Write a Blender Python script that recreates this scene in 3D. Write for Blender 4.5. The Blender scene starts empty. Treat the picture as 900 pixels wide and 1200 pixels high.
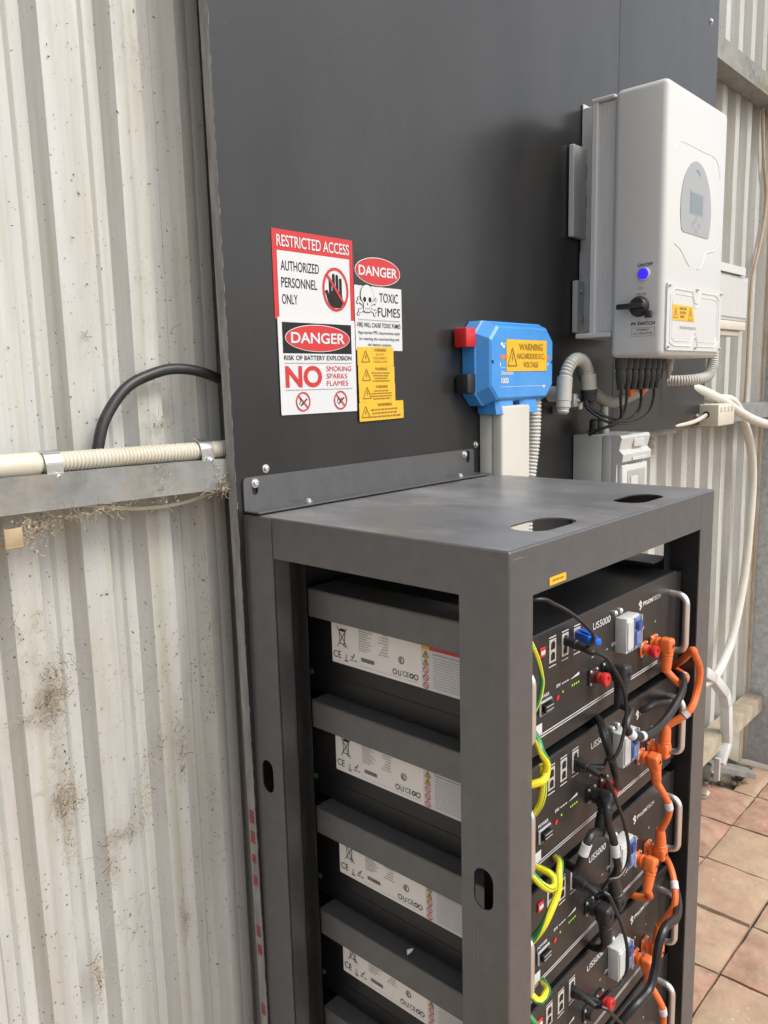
import bpy, bmesh, math, random
from mathutils import Vector, Matrix, noise
from mathutils.geometry import tessellate_polygon
random.seed(7)
S = bpy.context.scene
COL = S.collection
R = math.radians
T = 1.38                                   # height of the rack top above the ground (metres)

# ------------------------------------------------------------------ camera
cam = bpy.data.objects.new('camera', bpy.data.cameras.new('camera'))
COL.objects.link(cam)
yaw, pitch, roll = 0.8334, 0.1591, -0.0245
fw = Vector((math.sin(yaw)*math.cos(pitch), math.cos(yaw)*math.cos(pitch), -math.sin(pitch)))
r0 = Vector((math.cos(yaw), -math.sin(yaw), 0)); u0 = r0.cross(fw)
rr = r0*math.cos(roll) + u0*math.sin(roll); uu = u0*math.cos(roll) - r0*math.sin(roll)
M = Matrix((rr, uu, -fw)).transposed().to_4x4()
M.translation = (-0.7143, -0.9244, T + 0.1824)
cam.matrix_world = M
cam.data.sensor_fit = 'HORIZONTAL'; cam.data.sensor_width = 36.0
cam.data.lens = 940.475/900*36
cam.data.clip_start = 0.05; cam.data.clip_end = 3000
S.camera = cam
S.render.resolution_x = 768; S.render.resolution_y = 1024

# ------------------------------------------------------------------ sky, sun, exposure
SUN_EL, SUN_AZ = 50, 13                    # degrees; azimuth to the right of straight out from the wall
w = bpy.data.worlds.new('World'); S.world = w; w.use_nodes = True
nt = w.node_tree; bg = nt.nodes['Background']
sky = nt.nodes.new('ShaderNodeTexSky'); sky.sky_type = 'NISHITA'; sky.sun_disc = False
sky.sun_elevation = R(SUN_EL); sky.sun_rotation = R(180 - SUN_AZ)
sky.air_density = 1.0; sky.dust_density = 4.0; sky.ozone_density = 1.0
hs = nt.nodes.new('ShaderNodeHueSaturation'); hs.inputs['Saturation'].default_value = 0.32
nt.links.new(sky.outputs[0], hs.inputs['Color']); nt.links.new(hs.outputs[0], bg.inputs['Color'])
bg.inputs['Strength'].default_value = 0.15
sl = bpy.data.lights.new('sun', 'SUN'); sl.energy = 1.0; sl.angle = R(18); sl.color = (1.0, 0.975, 0.935)
so = bpy.data.objects.new('sun', sl); COL.objects.link(so)
sd = Vector((math.sin(R(SUN_AZ))*math.cos(R(SUN_EL)), -math.cos(R(SUN_AZ))*math.cos(R(SUN_EL)), math.sin(R(SUN_EL))))
so.rotation_euler = sd.to_track_quat('Z', 'Y').to_euler(); so.location = (3, -4, 6)
S.view_settings.view_transform = 'Standard'; S.view_settings.look = 'None'
S.view_settings.gamma = 1.0; S.view_settings.exposure = 0.62

# ------------------------------------------------------------------ materials
def mat(name, col, rough=0.5, metal=0.0, var=0.0, vscale=20.0, dirt=None, damt=0.5, dscale=8.0, bump=0.0, bscale=60.0,
        emit=None, stretch=(1, 1, 1), spec=0.5, specks=None, streak=None, coat=0.0, rvar=0.0, rnd=0.0):
    m = bpy.data.materials.new(name); m.use_nodes = True
    n = m.node_tree; L = n.links.new; b = n.nodes['Principled BSDF']
    b.inputs['Base Color'].default_value = (*col, 1); b.inputs['Roughness'].default_value = rough
    b.inputs['Metallic'].default_value = metal; b.inputs['Specular IOR Level'].default_value = spec
    b.inputs['Coat Weight'].default_value = coat
    tc = n.nodes.new('ShaderNodeTexCoord'); mp = n.nodes.new('ShaderNodeMapping')
    mp.inputs['Scale'].default_value = stretch; L(tc.outputs['Object'], mp.inputs['Vector'])
    def tex(scale, detail=5, rough_=0.6):
        t = n.nodes.new('ShaderNodeTexNoise'); t.inputs['Scale'].default_value = scale
        t.inputs['Detail'].default_value = detail; t.inputs['Roughness'].default_value = rough_
        L(mp.outputs[0], t.inputs['Vector']); return t
    def ramp(src, lo, hi, a=0.0, b_=1.0):
        q = n.nodes.new('ShaderNodeMapRange'); q.inputs['From Min'].default_value = lo; q.inputs['From Max'].default_value = hi
        q.inputs['To Min'].default_value = a; q.inputs['To Max'].default_value = b_; L(src, q.inputs['Value']); return q.outputs[0]
    def mix(fac, ca, cb, blend='MIX'):
        q = n.nodes.new('ShaderNodeMix'); q.data_type = 'RGBA'; q.blend_type = blend
        for s, v in ((0, fac), (6, ca), (7, cb)):
            if hasattr(v, 'node'): L(v, q.inputs[s])
            else: q.inputs[s].default_value = v if s == 0 else (*v, 1)
        return q.outputs[2]
    c = None
    if var:
        t = tex(vscale); c = mix(ramp(t.outputs[0], .3, .7), tuple(x*(1-var) for x in col), tuple(min(1, x*(1+var)) for x in col))
    if rnd:
        oi = n.nodes.new('ShaderNodeObjectInfo')
        c = mix(ramp(oi.outputs['Random'], 0, 1, 0, rnd), c if c else col, dirt if dirt else col)
    if dirt:
        t = tex(dscale, 8, .7); c = mix(ramp(t.outputs[0], .48, .72, 0, damt), c if c else col, dirt)
    if streak:
        kcol, kamt, kx = streak; m2 = n.nodes.new('ShaderNodeMapping'); m2.inputs['Scale'].default_value = (kx, kx, kx*.02); L(tc.outputs['Object'], m2.inputs['Vector'])
        t = n.nodes.new('ShaderNodeTexNoise'); t.inputs['Scale'].default_value = 1; t.inputs['Detail'].default_value = 4; L(m2.outputs[0], t.inputs['Vector'])
        c = mix(ramp(t.outputs[0], .5, .75, 0, kamt), c if c else col, kcol)
    if specks:
        scol, sscale, thr = specks
        v = n.nodes.new('ShaderNodeTexVoronoi'); v.inputs['Scale'].default_value = sscale; L(tc.outputs['Object'], v.inputs['Vector'])
        g = n.nodes.new('ShaderNodeTexNoise'); g.inputs['Scale'].default_value = 5; L(tc.outputs['Object'], g.inputs['Vector'])
        a = ramp(v.outputs['Distance'], thr*.4, thr, 1, 0); bb = ramp(g.outputs[0], .44, .6)
        mm = n.nodes.new('ShaderNodeMath'); mm.operation = 'MULTIPLY'; L(a, mm.inputs[0]); L(bb, mm.inputs[1])
        c = mix(mm.outputs[0], c if c else col, scol)
    if c: L(c, b.inputs['Base Color'])
    if rvar:
        t = tex(vscale*.6, 6, .65); L(ramp(t.outputs[0], .3, .7, max(.03, rough-rvar), min(1, rough+rvar)), b.inputs['Roughness'])
    if bump:
        t = tex(bscale); bp = n.nodes.new('ShaderNodeBump'); bp.inputs['Strength'].default_value = bump
        bp.inputs['Distance'].default_value = 0.004; L(t.outputs[0], bp.inputs['Height']); L(bp.outputs[0], b.inputs['Normal'])
    if emit:
        b.inputs['Emission Color'].default_value = (*emit[0], 1); b.inputs['Emission Strength'].default_value = emit[1]
    return m

K = {}
K['sheet'] = mat('painted_wall_steel', (.485, .488, .462), .42, var=.09, vscale=9, stretch=(3, 3, .35), dirt=(.36, .315, .225), damt=.5, dscale=6, streak=((.36, .33, .25), .55, 60),
                 specks=((.10, .075, .05), 75, .15), bump=.12, bscale=40)
K['girt'] = mat('weathered_galvanised_girt', (.23, .235, .225), .6, .15, var=.3, vscale=14, dirt=(.33, .27, .19), damt=.9, dscale=9, bump=.2, bscale=90)
K['galv'] = mat('galvanised_spangle', (.46, .49, .50), .5, .2, var=.25, vscale=45, dirt=(.42, .40, .35), damt=.5, dscale=5, bump=.25, bscale=130,
                specks=((.6, .58, .5), 90, .12))
K['flash'] = mat('dusty_cream_flashing', (.56, .50, .40), .7, var=.15, vscale=25, dirt=(.22, .17, .11), damt=.5, dscale=12, stretch=(2, 2, .6))
K['board'] = mat('black_film_faced_board', (.0195, .0193, .0195), .29, var=.3, vscale=5, dirt=(.040, .039, .037), damt=.5, dscale=2.2, rvar=.05, stretch=(1, 1, .45), bump=.015, bscale=500)
K['edge'] = mat('raw_board_edge', (.24, .235, .23), .7, var=.3, vscale=90, stretch=(1, 1, .2))
K['steel'] = mat('grey_powder_coat', (.135, .135, .138), .36, .55, var=.08, vscale=40, bump=.03, bscale=900, rvar=.05, spec=.5)
K['steel_top'] = mat('powder_coat_dust_and_sheen', (.18, .18, .182), .34, .2, var=.22, vscale=7, dirt=(.42, .41, .39), damt=.75, dscale=5, rvar=.10, stretch=(1, .6, 1), bump=.03, bscale=700)  # dust smears; the sky's sheen is put in as a lighter base
K['inner'] = mat('black_steel_and_slot_shade', (.013, .013, .0135), .4, var=.2, vscale=60, rvar=.06)
K['case'] = mat('black_battery_case', (.009, .009, .0095), .38, var=.15, vscale=200, bump=.03, bscale=800)
K['face'] = mat('black_battery_face', (.026, .023, .021), .38, var=.15, vscale=250, bump=.03, bscale=900)
K['white'] = mat('white_print', (.58, .585, .59), .42)
K['grey_print'] = mat('grey_print', (.33, .33, .34), .5)
K['chrome'] = mat('polished_handle_steel', (.78, .77, .75), .36, .9, rvar=.06, vscale=80)
K['screw'] = mat('zinc_screw', (.62, .62, .60), .36, .8, var=.2, vscale=400)
K['orange'] = mat('orange_cable_rubber', (.72, .155, .035), .42, var=.1, vscale=90, bump=.04, bscale=400)
K['red'] = mat('red_cap_plastic', (.52, .02, .022), .35, var=.06, vscale=60)
K['redprint'] = mat('red_sign_print', (.50, .026, .028), .42, var=.05, vscale=30)
K['black'] = mat('black_rubber', (.012, .012, .013), .4, var=.2, vscale=150, bump=.04, bscale=500)
K['blackprint'] = mat('black_print', (.012, .012, .012), .5, spec=.3)
K['plug_black'] = mat('black_plug_plastic', (.020, .020, .022), .4, bump=.05, bscale=400)
K['blue'] = mat('blue_enclosure_plastic', (.05, .26, .64), .38, var=.08, vscale=14, dirt=(.16, .34, .60), damt=.35, dscale=9, bump=.03, bscale=700)
K['blue_plug'] = mat('blue_plug_plastic', (.012, .13, .62), .35)
K['blue_toggle'] = mat('blue_breaker_toggle', (.13, .19, .42), .25, var=.3, vscale=120)
K['breaker'] = mat('light_grey_breaker', (.52, .53, .51), .42, var=.05, vscale=80)
K['inv'] = mat('white_inverter_paint', (.555, .56, .545), .30)
K['inv_side'] = mat('pale_bracket_paint', (.54, .545, .53), .4, var=.05, vscale=30)
K['sink'] = mat('brushed_aluminium', (.52, .53, .535), .5, .0, var=.06, vscale=40, stretch=(1, 1, .2), rvar=.08)
K['glass'] = mat('grey_glass_panel', (.25, .255, .245), .14, coat=.6, spec=.6)
K['lcd'] = mat('lcd_glass', (.15, .185, .20), .1, spec=.6)
K['blue_led'] = mat('lit_blue_button', (.03, .02, .45), .25, emit=((.035, .015, .75), .7))
K['green_led'] = mat('lit_green_led', (.2, .5, .02), .4, emit=((.35, .6, .03), .25))
K['pvc'] = mat('grey_pvc', (.50, .495, .45), .45, var=.06, vscale=25, dirt=(.36, .32, .25), damt=.35, dscale=14)
K['pvc_dark'] = mat('mid_grey_pvc', (.36, .355, .33), .45, var=.08, vscale=30, dirt=(.28, .25, .2), damt=.3, dscale=14)
K['cream'] = mat('cream_pvc', (.58, .545, .45), .42, var=.05, vscale=20, dirt=(.40, .33, .22), damt=.35, dscale=10)
K['duct'] = mat('cream_trunking', (.52, .505, .445), .42, var=.03, vscale=20)
K['box'] = mat('grey_switch_enclosure', (.50, .505, .485), .4, var=.03, vscale=30)
K['yellow'] = mat('yellow_label', (.70, .41, .025), .45, var=.05, vscale=40)
K['brown'] = mat('dark_label_ink', (.26, .155, .015), .5)
K['earth'] = mat('green_yellow_earth', (.62, .58, .02), .4)
K['green'] = mat('earth_green_stripe', (.03, .22, .07), .4)
K['tan'] = mat('tan_plastic_clip', (.36, .28, .17), .6, var=.15, vscale=60)
K['web'] = mat('dusty_cobweb', (.42, .36, .27), .9)
K['webd'] = mat('dark_litter', (.13, .095, .06), .9, var=.4, vscale=60)
K['paver'] = mat('sandstone_paver', (.36, .20, .145), .85, var=.34, vscale=16, dirt=(.46, .37, .24), damt=.9, dscale=7, bump=.6, bscale=45, rnd=.5,
                 specks=((.55, .46, .34), 38, .16))
K['soil'] = mat('dry_soil', (.21, .17, .125), .95, var=.35, vscale=30, dirt=(.12, .10, .075), damt=.6, dscale=14, bump=.8, bscale=60)
K['ground'] = mat('dusty_ground', (.29, .255, .20), .95, var=.2, vscale=3, dirt=(.24, .19, .13), damt=.6, dscale=.7, bump=.5, bscale=20)
K['gap_shade'] = mat('painted_gap_shade', (.16, .15, .13), .6, .3, var=.2, vscale=30)
K['timber'] = mat('grey_weathered_timber', (.36, .33, .28), .8, var=.25, vscale=22, stretch=(4, 4, .3), bump=.3, bscale=60)
K['chalk'] = mat('faint_chalk', (.085, .085, .085), .6)
K['scuff'] = mat('scuffed_powder_coat', (.14, .14, .14), .5, var=.5, vscale=300)
K['faded_red'] = mat('faded_red_print', (.24, .05, .05), .6, var=.4, vscale=200)
K['girt_dusty'] = mat('dusty_tan_girt', (.36, .31, .235), .8, var=.25, vscale=14, dirt=(.22, .18, .13), damt=.8, dscale=9, bump=.3, bscale=70)
K['blue_knob'] = mat('dark_blue_knob', (.035, .06, .22), .25)
K['stain'] = mat('brown_litter', (.24, .18, .10), .9)
K['worn'] = mat('worn_ply_edge', (.17, .165, .155), .8, var=.3, vscale=200)
K['port_white'] = mat('pale_port_shell', (.55, .53, .49), .35, .3, var=.15, vscale=300)
K['pvc_label'] = mat('silver_rating_label', (.76, .745, .71), .4)
K['earth_screw'] = mat('green_earth_screw', (.03, .12, .06), .4)
K['orange_tag'] = mat('bright_orange_clip', (.75, .14, .02), .4)
K['clip_steel'] = mat('bright_zinc_clip', (.68, .70, .70), .25, .95, var=.1, vscale=200)
K['hose'] = mat('dusty_black_rubber', (.017, .017, .017), .42, var=.3, vscale=60, dirt=(.10, .09, .075), damt=.35, dscale=40)
K['pvc_pale'] = mat('pale_grey_pipe', (.60, .585, .52), .42, var=.05, vscale=15, dirt=(.42, .37, .29), damt=.3, dscale=9)
K['tan_wire'] = mat('dusty_tan_wire', (.42, .33, .23), .65, var=.12, vscale=30)
# green / yellow stripe: two colours wound along the cable by its own coordinates
def earth_mat():
    m = bpy.data.materials.new('striped_earth_wire'); m.use_nodes = True; n = m.node_tree
    b = n.nodes['Principled BSDF']; b.inputs['Roughness'].default_value = .38
    uv = n.nodes.new('ShaderNodeUVMap'); sp = n.nodes.new('ShaderNodeSeparateXYZ'); n.links.new(uv.outputs[0], sp.inputs[0])
    a = n.nodes.new('ShaderNodeMath'); a.operation = 'FRACT'
    ad = n.nodes.new('ShaderNodeMath'); ad.operation = 'MULTIPLY_ADD'; ad.inputs[1].default_value = 6.0
    n.links.new(sp.outputs[1], ad.inputs[0]); n.links.new(sp.outputs[0], ad.inputs[2]); n.links.new(ad.outputs[0], a.inputs[0])
    g = n.nodes.new('ShaderNodeMath'); g.operation = 'GREATER_THAN'; g.inputs[1].default_value = .55; n.links.new(a.outputs[0], g.inputs[0])
    mx = n.nodes.new('ShaderNodeMix'); mx.data_type = 'RGBA'; n.links.new(g.outputs[0], mx.inputs[0])
    mx.inputs[6].default_value = (.70, .62, .02, 1); mx.inputs[7].default_value = (.03, .22, .06, 1)
    n.links.new(mx.outputs[2], b.inputs['Base Color']); return m
K['earth'] = earth_mat()

# ------------------------------------------------------------------ mesh builder
def V(*a): return Vector(a)
class MB:
    def __init__(self): self.v = []; self.f = []; self.m = []; self.mats = []; self.uv = {}
    def mi(self, k):
        if k not in self.mats: self.mats.append(k)
        return self.mats.index(k)
    def add(self, vs, fs, k):
        o = len(self.v); self.v += [Vector(p) for p in vs]; i = self.mi(k)
        for f in fs: self.f.append([o+j for j in f]); self.m.append(i)
        return o
    def box(self, a, b, k, bev=0.0, seg=2):
        x0, x1 = sorted((a[0], b[0])); y0, y1 = sorted((a[1], b[1])); z0, z1 = sorted((a[2], b[2]))
        bm = bmesh.new(); bmesh.ops.create_cube(bm, size=1)
        for q in bm.verts: q.co = Vector(((x0+x1)/2 + q.co.x*(x1-x0), (y0+y1)/2 + q.co.y*(y1-y0), (z0+z1)/2 + q.co.z*(z1-z0)))
        if bev: bmesh.ops.bevel(bm, geom=bm.edges[:], offset=min(bev, .49*min(x1-x0, y1-y0, z1-z0)), segments=seg, affect='EDGES', profile=.5)
        self.from_bm(bm, k); return self
    def obox(self, c, ax, ay, az, sx, sy, sz, k, bev=0.0, seg=2):
        bm = bmesh.new(); bmesh.ops.create_cube(bm, size=1)
        for q in bm.verts: q.co = Vector((q.co.x*sx, q.co.y*sy, q.co.z*sz))
        if bev: bmesh.ops.bevel(bm, geom=bm.edges[:], offset=min(bev, .49*min(sx, sy, sz)), segments=seg, affect='EDGES', profile=.5)
        for q in bm.verts: q.co = Vector(c) + ax*q.co.x + ay*q.co.y + az*q.co.z
        self.from_bm(bm, k); return self
    def from_bm(self, bm, k):
        bm.verts.ensure_lookup_table(); bm.verts.index_update()
        self.add([q.co.copy() for q in bm.verts], [[q.index for q in f.verts] for f in bm.faces], k); bm.free()
    def cyl(self, p, q, r, k, seg=16, r2=None, cap=True):
        p, q = Vector(p), Vector(q); d = (q-p).normalized(); a = d.orthogonal().normalized(); b = d.cross(a); r2 = r if r2 is None else r2
        vs = []
        for c, rad in ((p, r), (q, r2)):
            vs += [c + (a*math.cos(2*math.pi*i/seg) + b*math.sin(2*math.pi*i/seg))*rad for i in range(seg)]
        fs = [[i, (i+1) % seg, seg+(i+1) % seg, seg+i] for i in range(seg)]
        if cap: fs += [list(range(seg))[::-1], list(range(seg, 2*seg))]
        self.add(vs, fs, k); return self
    def lathe(self, p, d, prof, k, seg=16):
        p, d = Vector(p), Vector(d).normalized(); a = d.orthogonal().normalized(); b = d.cross(a); vs = []
        for t, rad in prof:
            vs += [p + d*t + (a*math.cos(2*math.pi*i/seg) + b*math.sin(2*math.pi*i/seg))*max(rad, 1e-5) for i in range(seg)]
        n = len(prof); fs = []
        for j in range(n-1):
            fs += [[j*seg+i, j*seg+(i+1) % seg, (j+1)*seg+(i+1) % seg, (j+1)*seg+i] for i in range(seg)]
        fs += [list(range(seg))[::-1], [(n-1)*seg+i for i in range(seg)]]
        self.add(vs, fs, k); return self
    def tube(self, pts, r, k, seg=10, step=.006, corr=None, rad=None, smooth=True, uv=False):
        pts = [Vector(p) for p in pts]
        if smooth: pts = catmull(pts, 14)
        P = resample(pts, corr[0]/4 if corr else step)
        vs = []; n = len(P); up = None; L = 0; uvs = []
        for i, p in enumerate(P):
            t = (P[min(i+1, n-1)] - P[max(i-1, 0)]).normalized()
            if up is None: up = t.orthogonal().normalized()
            up = (up - t*up.dot(t)).normalized(); sd_ = t.cross(up)
            q = r if rad is None else rad(i/(n-1))
            if corr: q = r - corr[1]*(0, .15, 1, .15)[i % 4]
            if i: L += (P[i]-P[i-1]).length
            for j in range(seg):
                a = 2*math.pi*j/seg; vs.append(p + up*math.cos(a)*q + sd_*math.sin(a)*q); uvs.append((j/seg, L))
        fs = [[i*seg+j, i*seg+(j+1) % seg, (i+1)*seg+(j+1) % seg, (i+1)*seg+j] for i in range(n-1) for j in range(seg)]
        fs += [list(range(seg))[::-1], [(n-1)*seg+j for j in range(seg)]]
        o = self.add(vs, fs, k)
        if uv:
            for i, q in enumerate(uvs): self.uv[o+i] = q
        return self
    def plate(self, O, U, Vv, N, outer, holes, th, k, kb=None):
        O, U, Vv, N = map(Vector, (O, U, Vv, N)); loops = [outer] + list(holes); flat = [p for l in loops for p in l]
        tris = tessellate_polygon([[Vector((p[0], p[1], 0)) for p in l] for l in loops]); n = len(flat)
        fr = [O + U*p[0] + Vv*p[1] for p in flat]; bk = [p - N*th for p in fr]
        o = self.add(fr + bk, [], k); i = self.mi(k)
        for t in tris:
            a, b, c = t; nn = (fr[b]-fr[a]).cross(fr[c]-fr[a])
            if nn.dot(N) < 0: b, c = c, b
            self.f.append([o+a, o+b, o+c]); self.m.append(i); self.f.append([o+n+a, o+n+c, o+n+b]); self.m.append(i)
        s = 0; ie = self.mi(kb or k)
        for l in loops:
            for j in range(len(l)):
                a, b = s+j, s+(j+1) % len(l); self.f.append([o+a, o+b, o+n+b, o+n+a]); self.m.append(ie)
            s += len(l)
        return self
    def build(self, name, parent=None, origin=None, smooth=35, kind=None):
        org = Vector(origin) if origin is not None else (ROOT[parent.name] if parent else Vector((0, 0, 0)))
        me = bpy.data.meshes.new(name); me.from_pydata([p - org for p in self.v], [], self.f)
        for k in self.mats: me.materials.append(K[k])
        me.polygons.foreach_set('material_index', self.m)
        if self.uv:
            l = me.uv_layers.new(name='UVMap')
            for lp in me.loops: l.data[lp.index].uv = self.uv.get(lp.vertex_index, (0, 0))
        bm = bmesh.new(); bm.from_mesh(me); bmesh.ops.recalc_face_normals(bm, faces=bm.faces[:]) if not getattr(self, 'flat', False) else None
        bm.to_mesh(me); bm.free()
        if smooth:
            me.polygons.foreach_set('use_smooth', [True]*len(me.polygons)); me.set_sharp_from_angle(angle=R(smooth))
        me.update()
        o = bpy.data.objects.new(name, me); COL.objects.link(o)
        if parent:
            o.parent = parent; ROOT[o.name] = org
        else:
            o.location = org; ROOT[o.name] = org
        if kind: o['kind'] = kind
        return o
ROOT = {}
def catmull(p, n):
    out = []
    for i in range(len(p)-1):
        a, b, c, d = p[max(i-1, 0)], p[i], p[i+1], p[min(i+2, len(p)-1)]
        for j in range(n):
            t = j/n; out.append(.5*((2*b) + (c-a)*t + (2*a-5*b+4*c-d)*t*t + (3*b-3*c+d-a)*t**3))
    return out + [p[-1]]
def resample(p, step):
    L = [0]
    for i in range(1, len(p)): L.append(L[-1] + (p[i]-p[i-1]).length)
    n = max(2, int(L[-1]/step)); out = []; j = 0
    for i in range(n+1):
        s = L[-1]*i/n
        while j < len(p)-2 and L[j+1] < s: j += 1
        seg = L[j+1]-L[j]; out.append(p[j].lerp(p[j+1], (s-L[j])/seg if seg > 1e-9 else 0))
    return out
def stadium(cx, cy, w_, h_, n=8):
    r = min(w_, h_)/2; out = []
    if w_ >= h_: cs = ((cx+w_/2-r, cy, -90), (cx-w_/2+r, cy, 90))
    else: cs = ((cx, cy+h_/2-r, 0), (cx, cy-h_/2+r, 180))
    for x, y, a0 in cs:
        out += [(x+r*math.cos(R(a0+180*i/n)), y+r*math.sin(R(a0+180*i/n))) for i in range(n+1)]
    return out
def rrect(x0, y0, x1, y1, r, n=4, corners=(1, 1, 1, 1)):
    out = []
    for (cx, cy, a0, on) in ((x1-r, y1-r, 0, corners[0]), (x0+r, y1-r, 90, corners[1]), (x0+r, y0+r, 180, corners[2]), (x1-r, y0+r, 270, corners[3])):
        if on: out += [(cx+r*math.cos(R(a0+90*i/n)), cy+r*math.sin(R(a0+90*i/n))) for i in range(n+1)]
        else: out.append((x1 if a0 in (0, 270) else x0, y1 if a0 in (0, 90) else y0))
    return out
def thing(name, label, cat, loc=(0, 0, 0), group=None):
    o = bpy.data.objects.new(name, None); COL.objects.link(o); o.location = loc; o.empty_display_size = .05
    ROOT[o.name] = Vector(loc); tag(o, label, cat, group); return o
def tag(o, label, cat, group=None):
    o['label'] = label; o['category'] = cat
    if group: o['group'] = group
    return o
def struct(o): o['kind'] = 'structure'; return o
X, Y, Z = V(1, 0, 0), V(0, 1, 0), V(0, 0, 1)

# flat lettering: font outline turned into a mesh of its own
TXT = {}
def glyphs(s, bold):
    key = (s, bold)
    if key not in TXT:
        cu = bpy.data.curves.new('lettering', 'FONT'); cu.body = s; cu.size = 1; cu.resolution_u = 5; cu.offset = bold; cu.fill_mode = 'FRONT'
        ob = bpy.data.objects.new('lettering', cu); me = bpy.data.meshes.new_from_object(ob)
        vs = [(q.co.x, q.co.y) for q in me.vertices]; fs = [list(p.vertices) for p in me.polygons]
        bpy.data.objects.remove(ob); bpy.data.curves.remove(cu); bpy.data.meshes.remove(me)
        x0 = min(a for a, b in vs); x1 = max(a for a, b in vs); y0 = min(b for a, b in vs); y1 = max(b for a, b in vs)
        TXT[key] = ([((a-x0)/(x1-x0), (b-y0)/(y1-y0)) for a, b in vs], fs, (x1-x0)/(y1-y0))
    return TXT[key]
class Print:
    """flat print on a surface: O lower left corner, U to the right, Vv up, N towards the reader; metres"""
    def __init__(s, O, U, Vv, N): s.O, s.U, s.V, s.N = map(Vector, (O, U, Vv, N)); s.b = {}
    def mb(s, part):
        if part not in s.b: s.b[part] = MB(); s.b[part].flat = True
        return s.b[part]
    n = 0
    def p(s, x, y, l): return s.O + s.U*x + s.V*y + s.N*(.0003*l + .000006*(s.n % 40))
    def poly(s, part, pts, k, l=1):
        s.n += 1
        a = sum(pts[i][0]*pts[(i+1) % len(pts)][1] - pts[(i+1) % len(pts)][0]*pts[i][1] for i in range(len(pts)))
        if a < 0: pts = pts[::-1]
        f = tessellate_polygon([[Vector((q[0], q[1], 0)) for q in pts]])
        out = []
        for t in f:
            A, B, C = [pts[i] for i in t]
            if (B[0]-A[0])*(C[1]-A[1]) - (B[1]-A[1])*(C[0]-A[0]) < 0: t = (t[0], t[2], t[1])
            out.append(list(t))
        if s.U.cross(s.V).dot(s.N) < 0: out = [q[::-1] for q in out]
        s.mb(part).add([s.p(x, y, l) for x, y in pts], out, k)
    def rect(s, part, x0, y0, x1, y1, k, l=1): s.poly(part, [(x0, y0), (x1, y0), (x1, y1), (x0, y1)], k, l)
    def ell(s, part, cx, cy, rx, ry, k, l=1, n=40): s.poly(part, [(cx+rx*math.cos(2*math.pi*i/n), cy+ry*math.sin(2*math.pi*i/n)) for i in range(n)], k, l)
    def line(s, part, pts, wd, k, l=1):
        for (a, b), (c, d) in zip(pts, pts[1:]):
            L = math.hypot(c-a, d-b) or 1; nx, ny = -(d-b)/L*wd/2, (c-a)/L*wd/2
            s.poly(part, [(a+nx, b+ny), (c+nx, d+ny), (c-nx, d-ny), (a-nx, b-ny)], k, l)
    def ring(s, part, cx, cy, rx, ry, wd, k, l=1, n=36):
        vs = []; s.n += 1
        for i in range(n):
            c, q = math.cos(2*math.pi*i/n), math.sin(2*math.pi*i/n)
            vs += [s.p(cx+rx*c, cy+ry*q, l), s.p(cx+(rx-wd)*c, cy+(ry-wd)*q, l)]
        s.mb(part).add(vs, [[2*i, 2*((i+1) % n), 2*((i+1) % n)+1, 2*i+1] for i in range(n)], k)
    def text(s, part, t, x, y, h, k, w_=None, bold=0.0, al='l', l=2):
        s.n += 1; g, fs, asp = glyphs(t, bold); w_ = w_ or h*asp
        x0 = x if al == 'l' else x - w_/2 if al == 'c' else x - w_
        s.mb(part).add([s.p(x0+a*w_, y+b*h, l) for a, b in g], fs, k)
    def scribble(s, part, x0, x1, y, h, k, l=2, seed=0):
        """a line of print too small to read: word-long dashes"""
        rn = random.Random(seed); x = x0
        while x < x1 - h:
            e = min(x1, x + h*rn.uniform(1.5, 4.5)); s.rect(part, x, y, e, y+h, k, l); x = e + h*.8
    def prohib(s, part, cx, cy, rx, ry, wd, k='redprint', l=3):
        s.ring(part, cx, cy, rx, ry, wd, k, l); q = .7
        s.line(part, [(cx-rx*q, cy+ry*q), (cx+rx*q, cy-ry*q)], wd, k, l+1)
    def warn(s, part, cx, y, wd, h, k, l=2, lw=.08):
        a, b, c = (cx-wd/2, y), (cx+wd/2, y), (cx, y+h)
        s.line(part, [a, b, c, a], wd*lw, k, l)
        s.poly(part, [(cx+.03*wd, y+.68*h), (cx-.10*wd, y+.38*h), (cx-.01*wd, y+.38*h), (cx-.06*wd, y+.12*h), (cx+.11*wd, y+.46*h), (cx+.02*wd, y+.46*h), (cx+.09*wd, y+.68*h)], k, l)
    def build(s, parent): return [s.b[k].build(k, parent, smooth=0, kind='stuff' if k in s.SMALL else None) for k in s.b]
    SMALL = ('fine_print', 'lettering', 'approval_marks', 'barcode', 'hazard_symbol', 'status_light', 'print', 'smoke_symbol', 'skull_symbol', 'hand_symbol', 'buttons', 'stripe', 'rule_line', 'logo_mark', 'triangle_symbol', 'prohibition_ring')
def label_base(P, w_, h_, k, th=.0009):
    m = MB(); m.plate(P.O + P.N*th, P.U, P.V, P.N, rrect(0, 0, w_, h_, .0015, 2), [], th, k); P.O = P.O + P.N*th; return m

# ================================================================== SETTING
g = MB(); g.add([(-900, -900, -.03), (900, -900, -.03), (900, 900, -.03), (-900, 900, -.03)], [[0, 1, 2, 3]], 'ground')
ground = struct(g.build('ground', smooth=0))
soil = MB(); n = 46
sv = []; sx0, sx1, sy0, sy1 = 1.7, 2.556, -.10, .30
for i in range(n+1):
    for j in range(n+1):
        x = sx0+(sx1-sx0)*i/n; y = sy0+(sy1-sy0)*j/n
        sv.append((x, y, -.022 + .016*noise.noise((x*9, y*9, 0)) + .008*noise.noise((x*40, y*40, 3))))
soil.add(sv, [[i*(n+1)+j, (i+1)*(n+1)+j, (i+1)*(n+1)+j+1, i*(n+1)+j+1] for i in range(n) for j in range(n)], 'soil')
struct(soil.build('soil_strip'))
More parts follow.
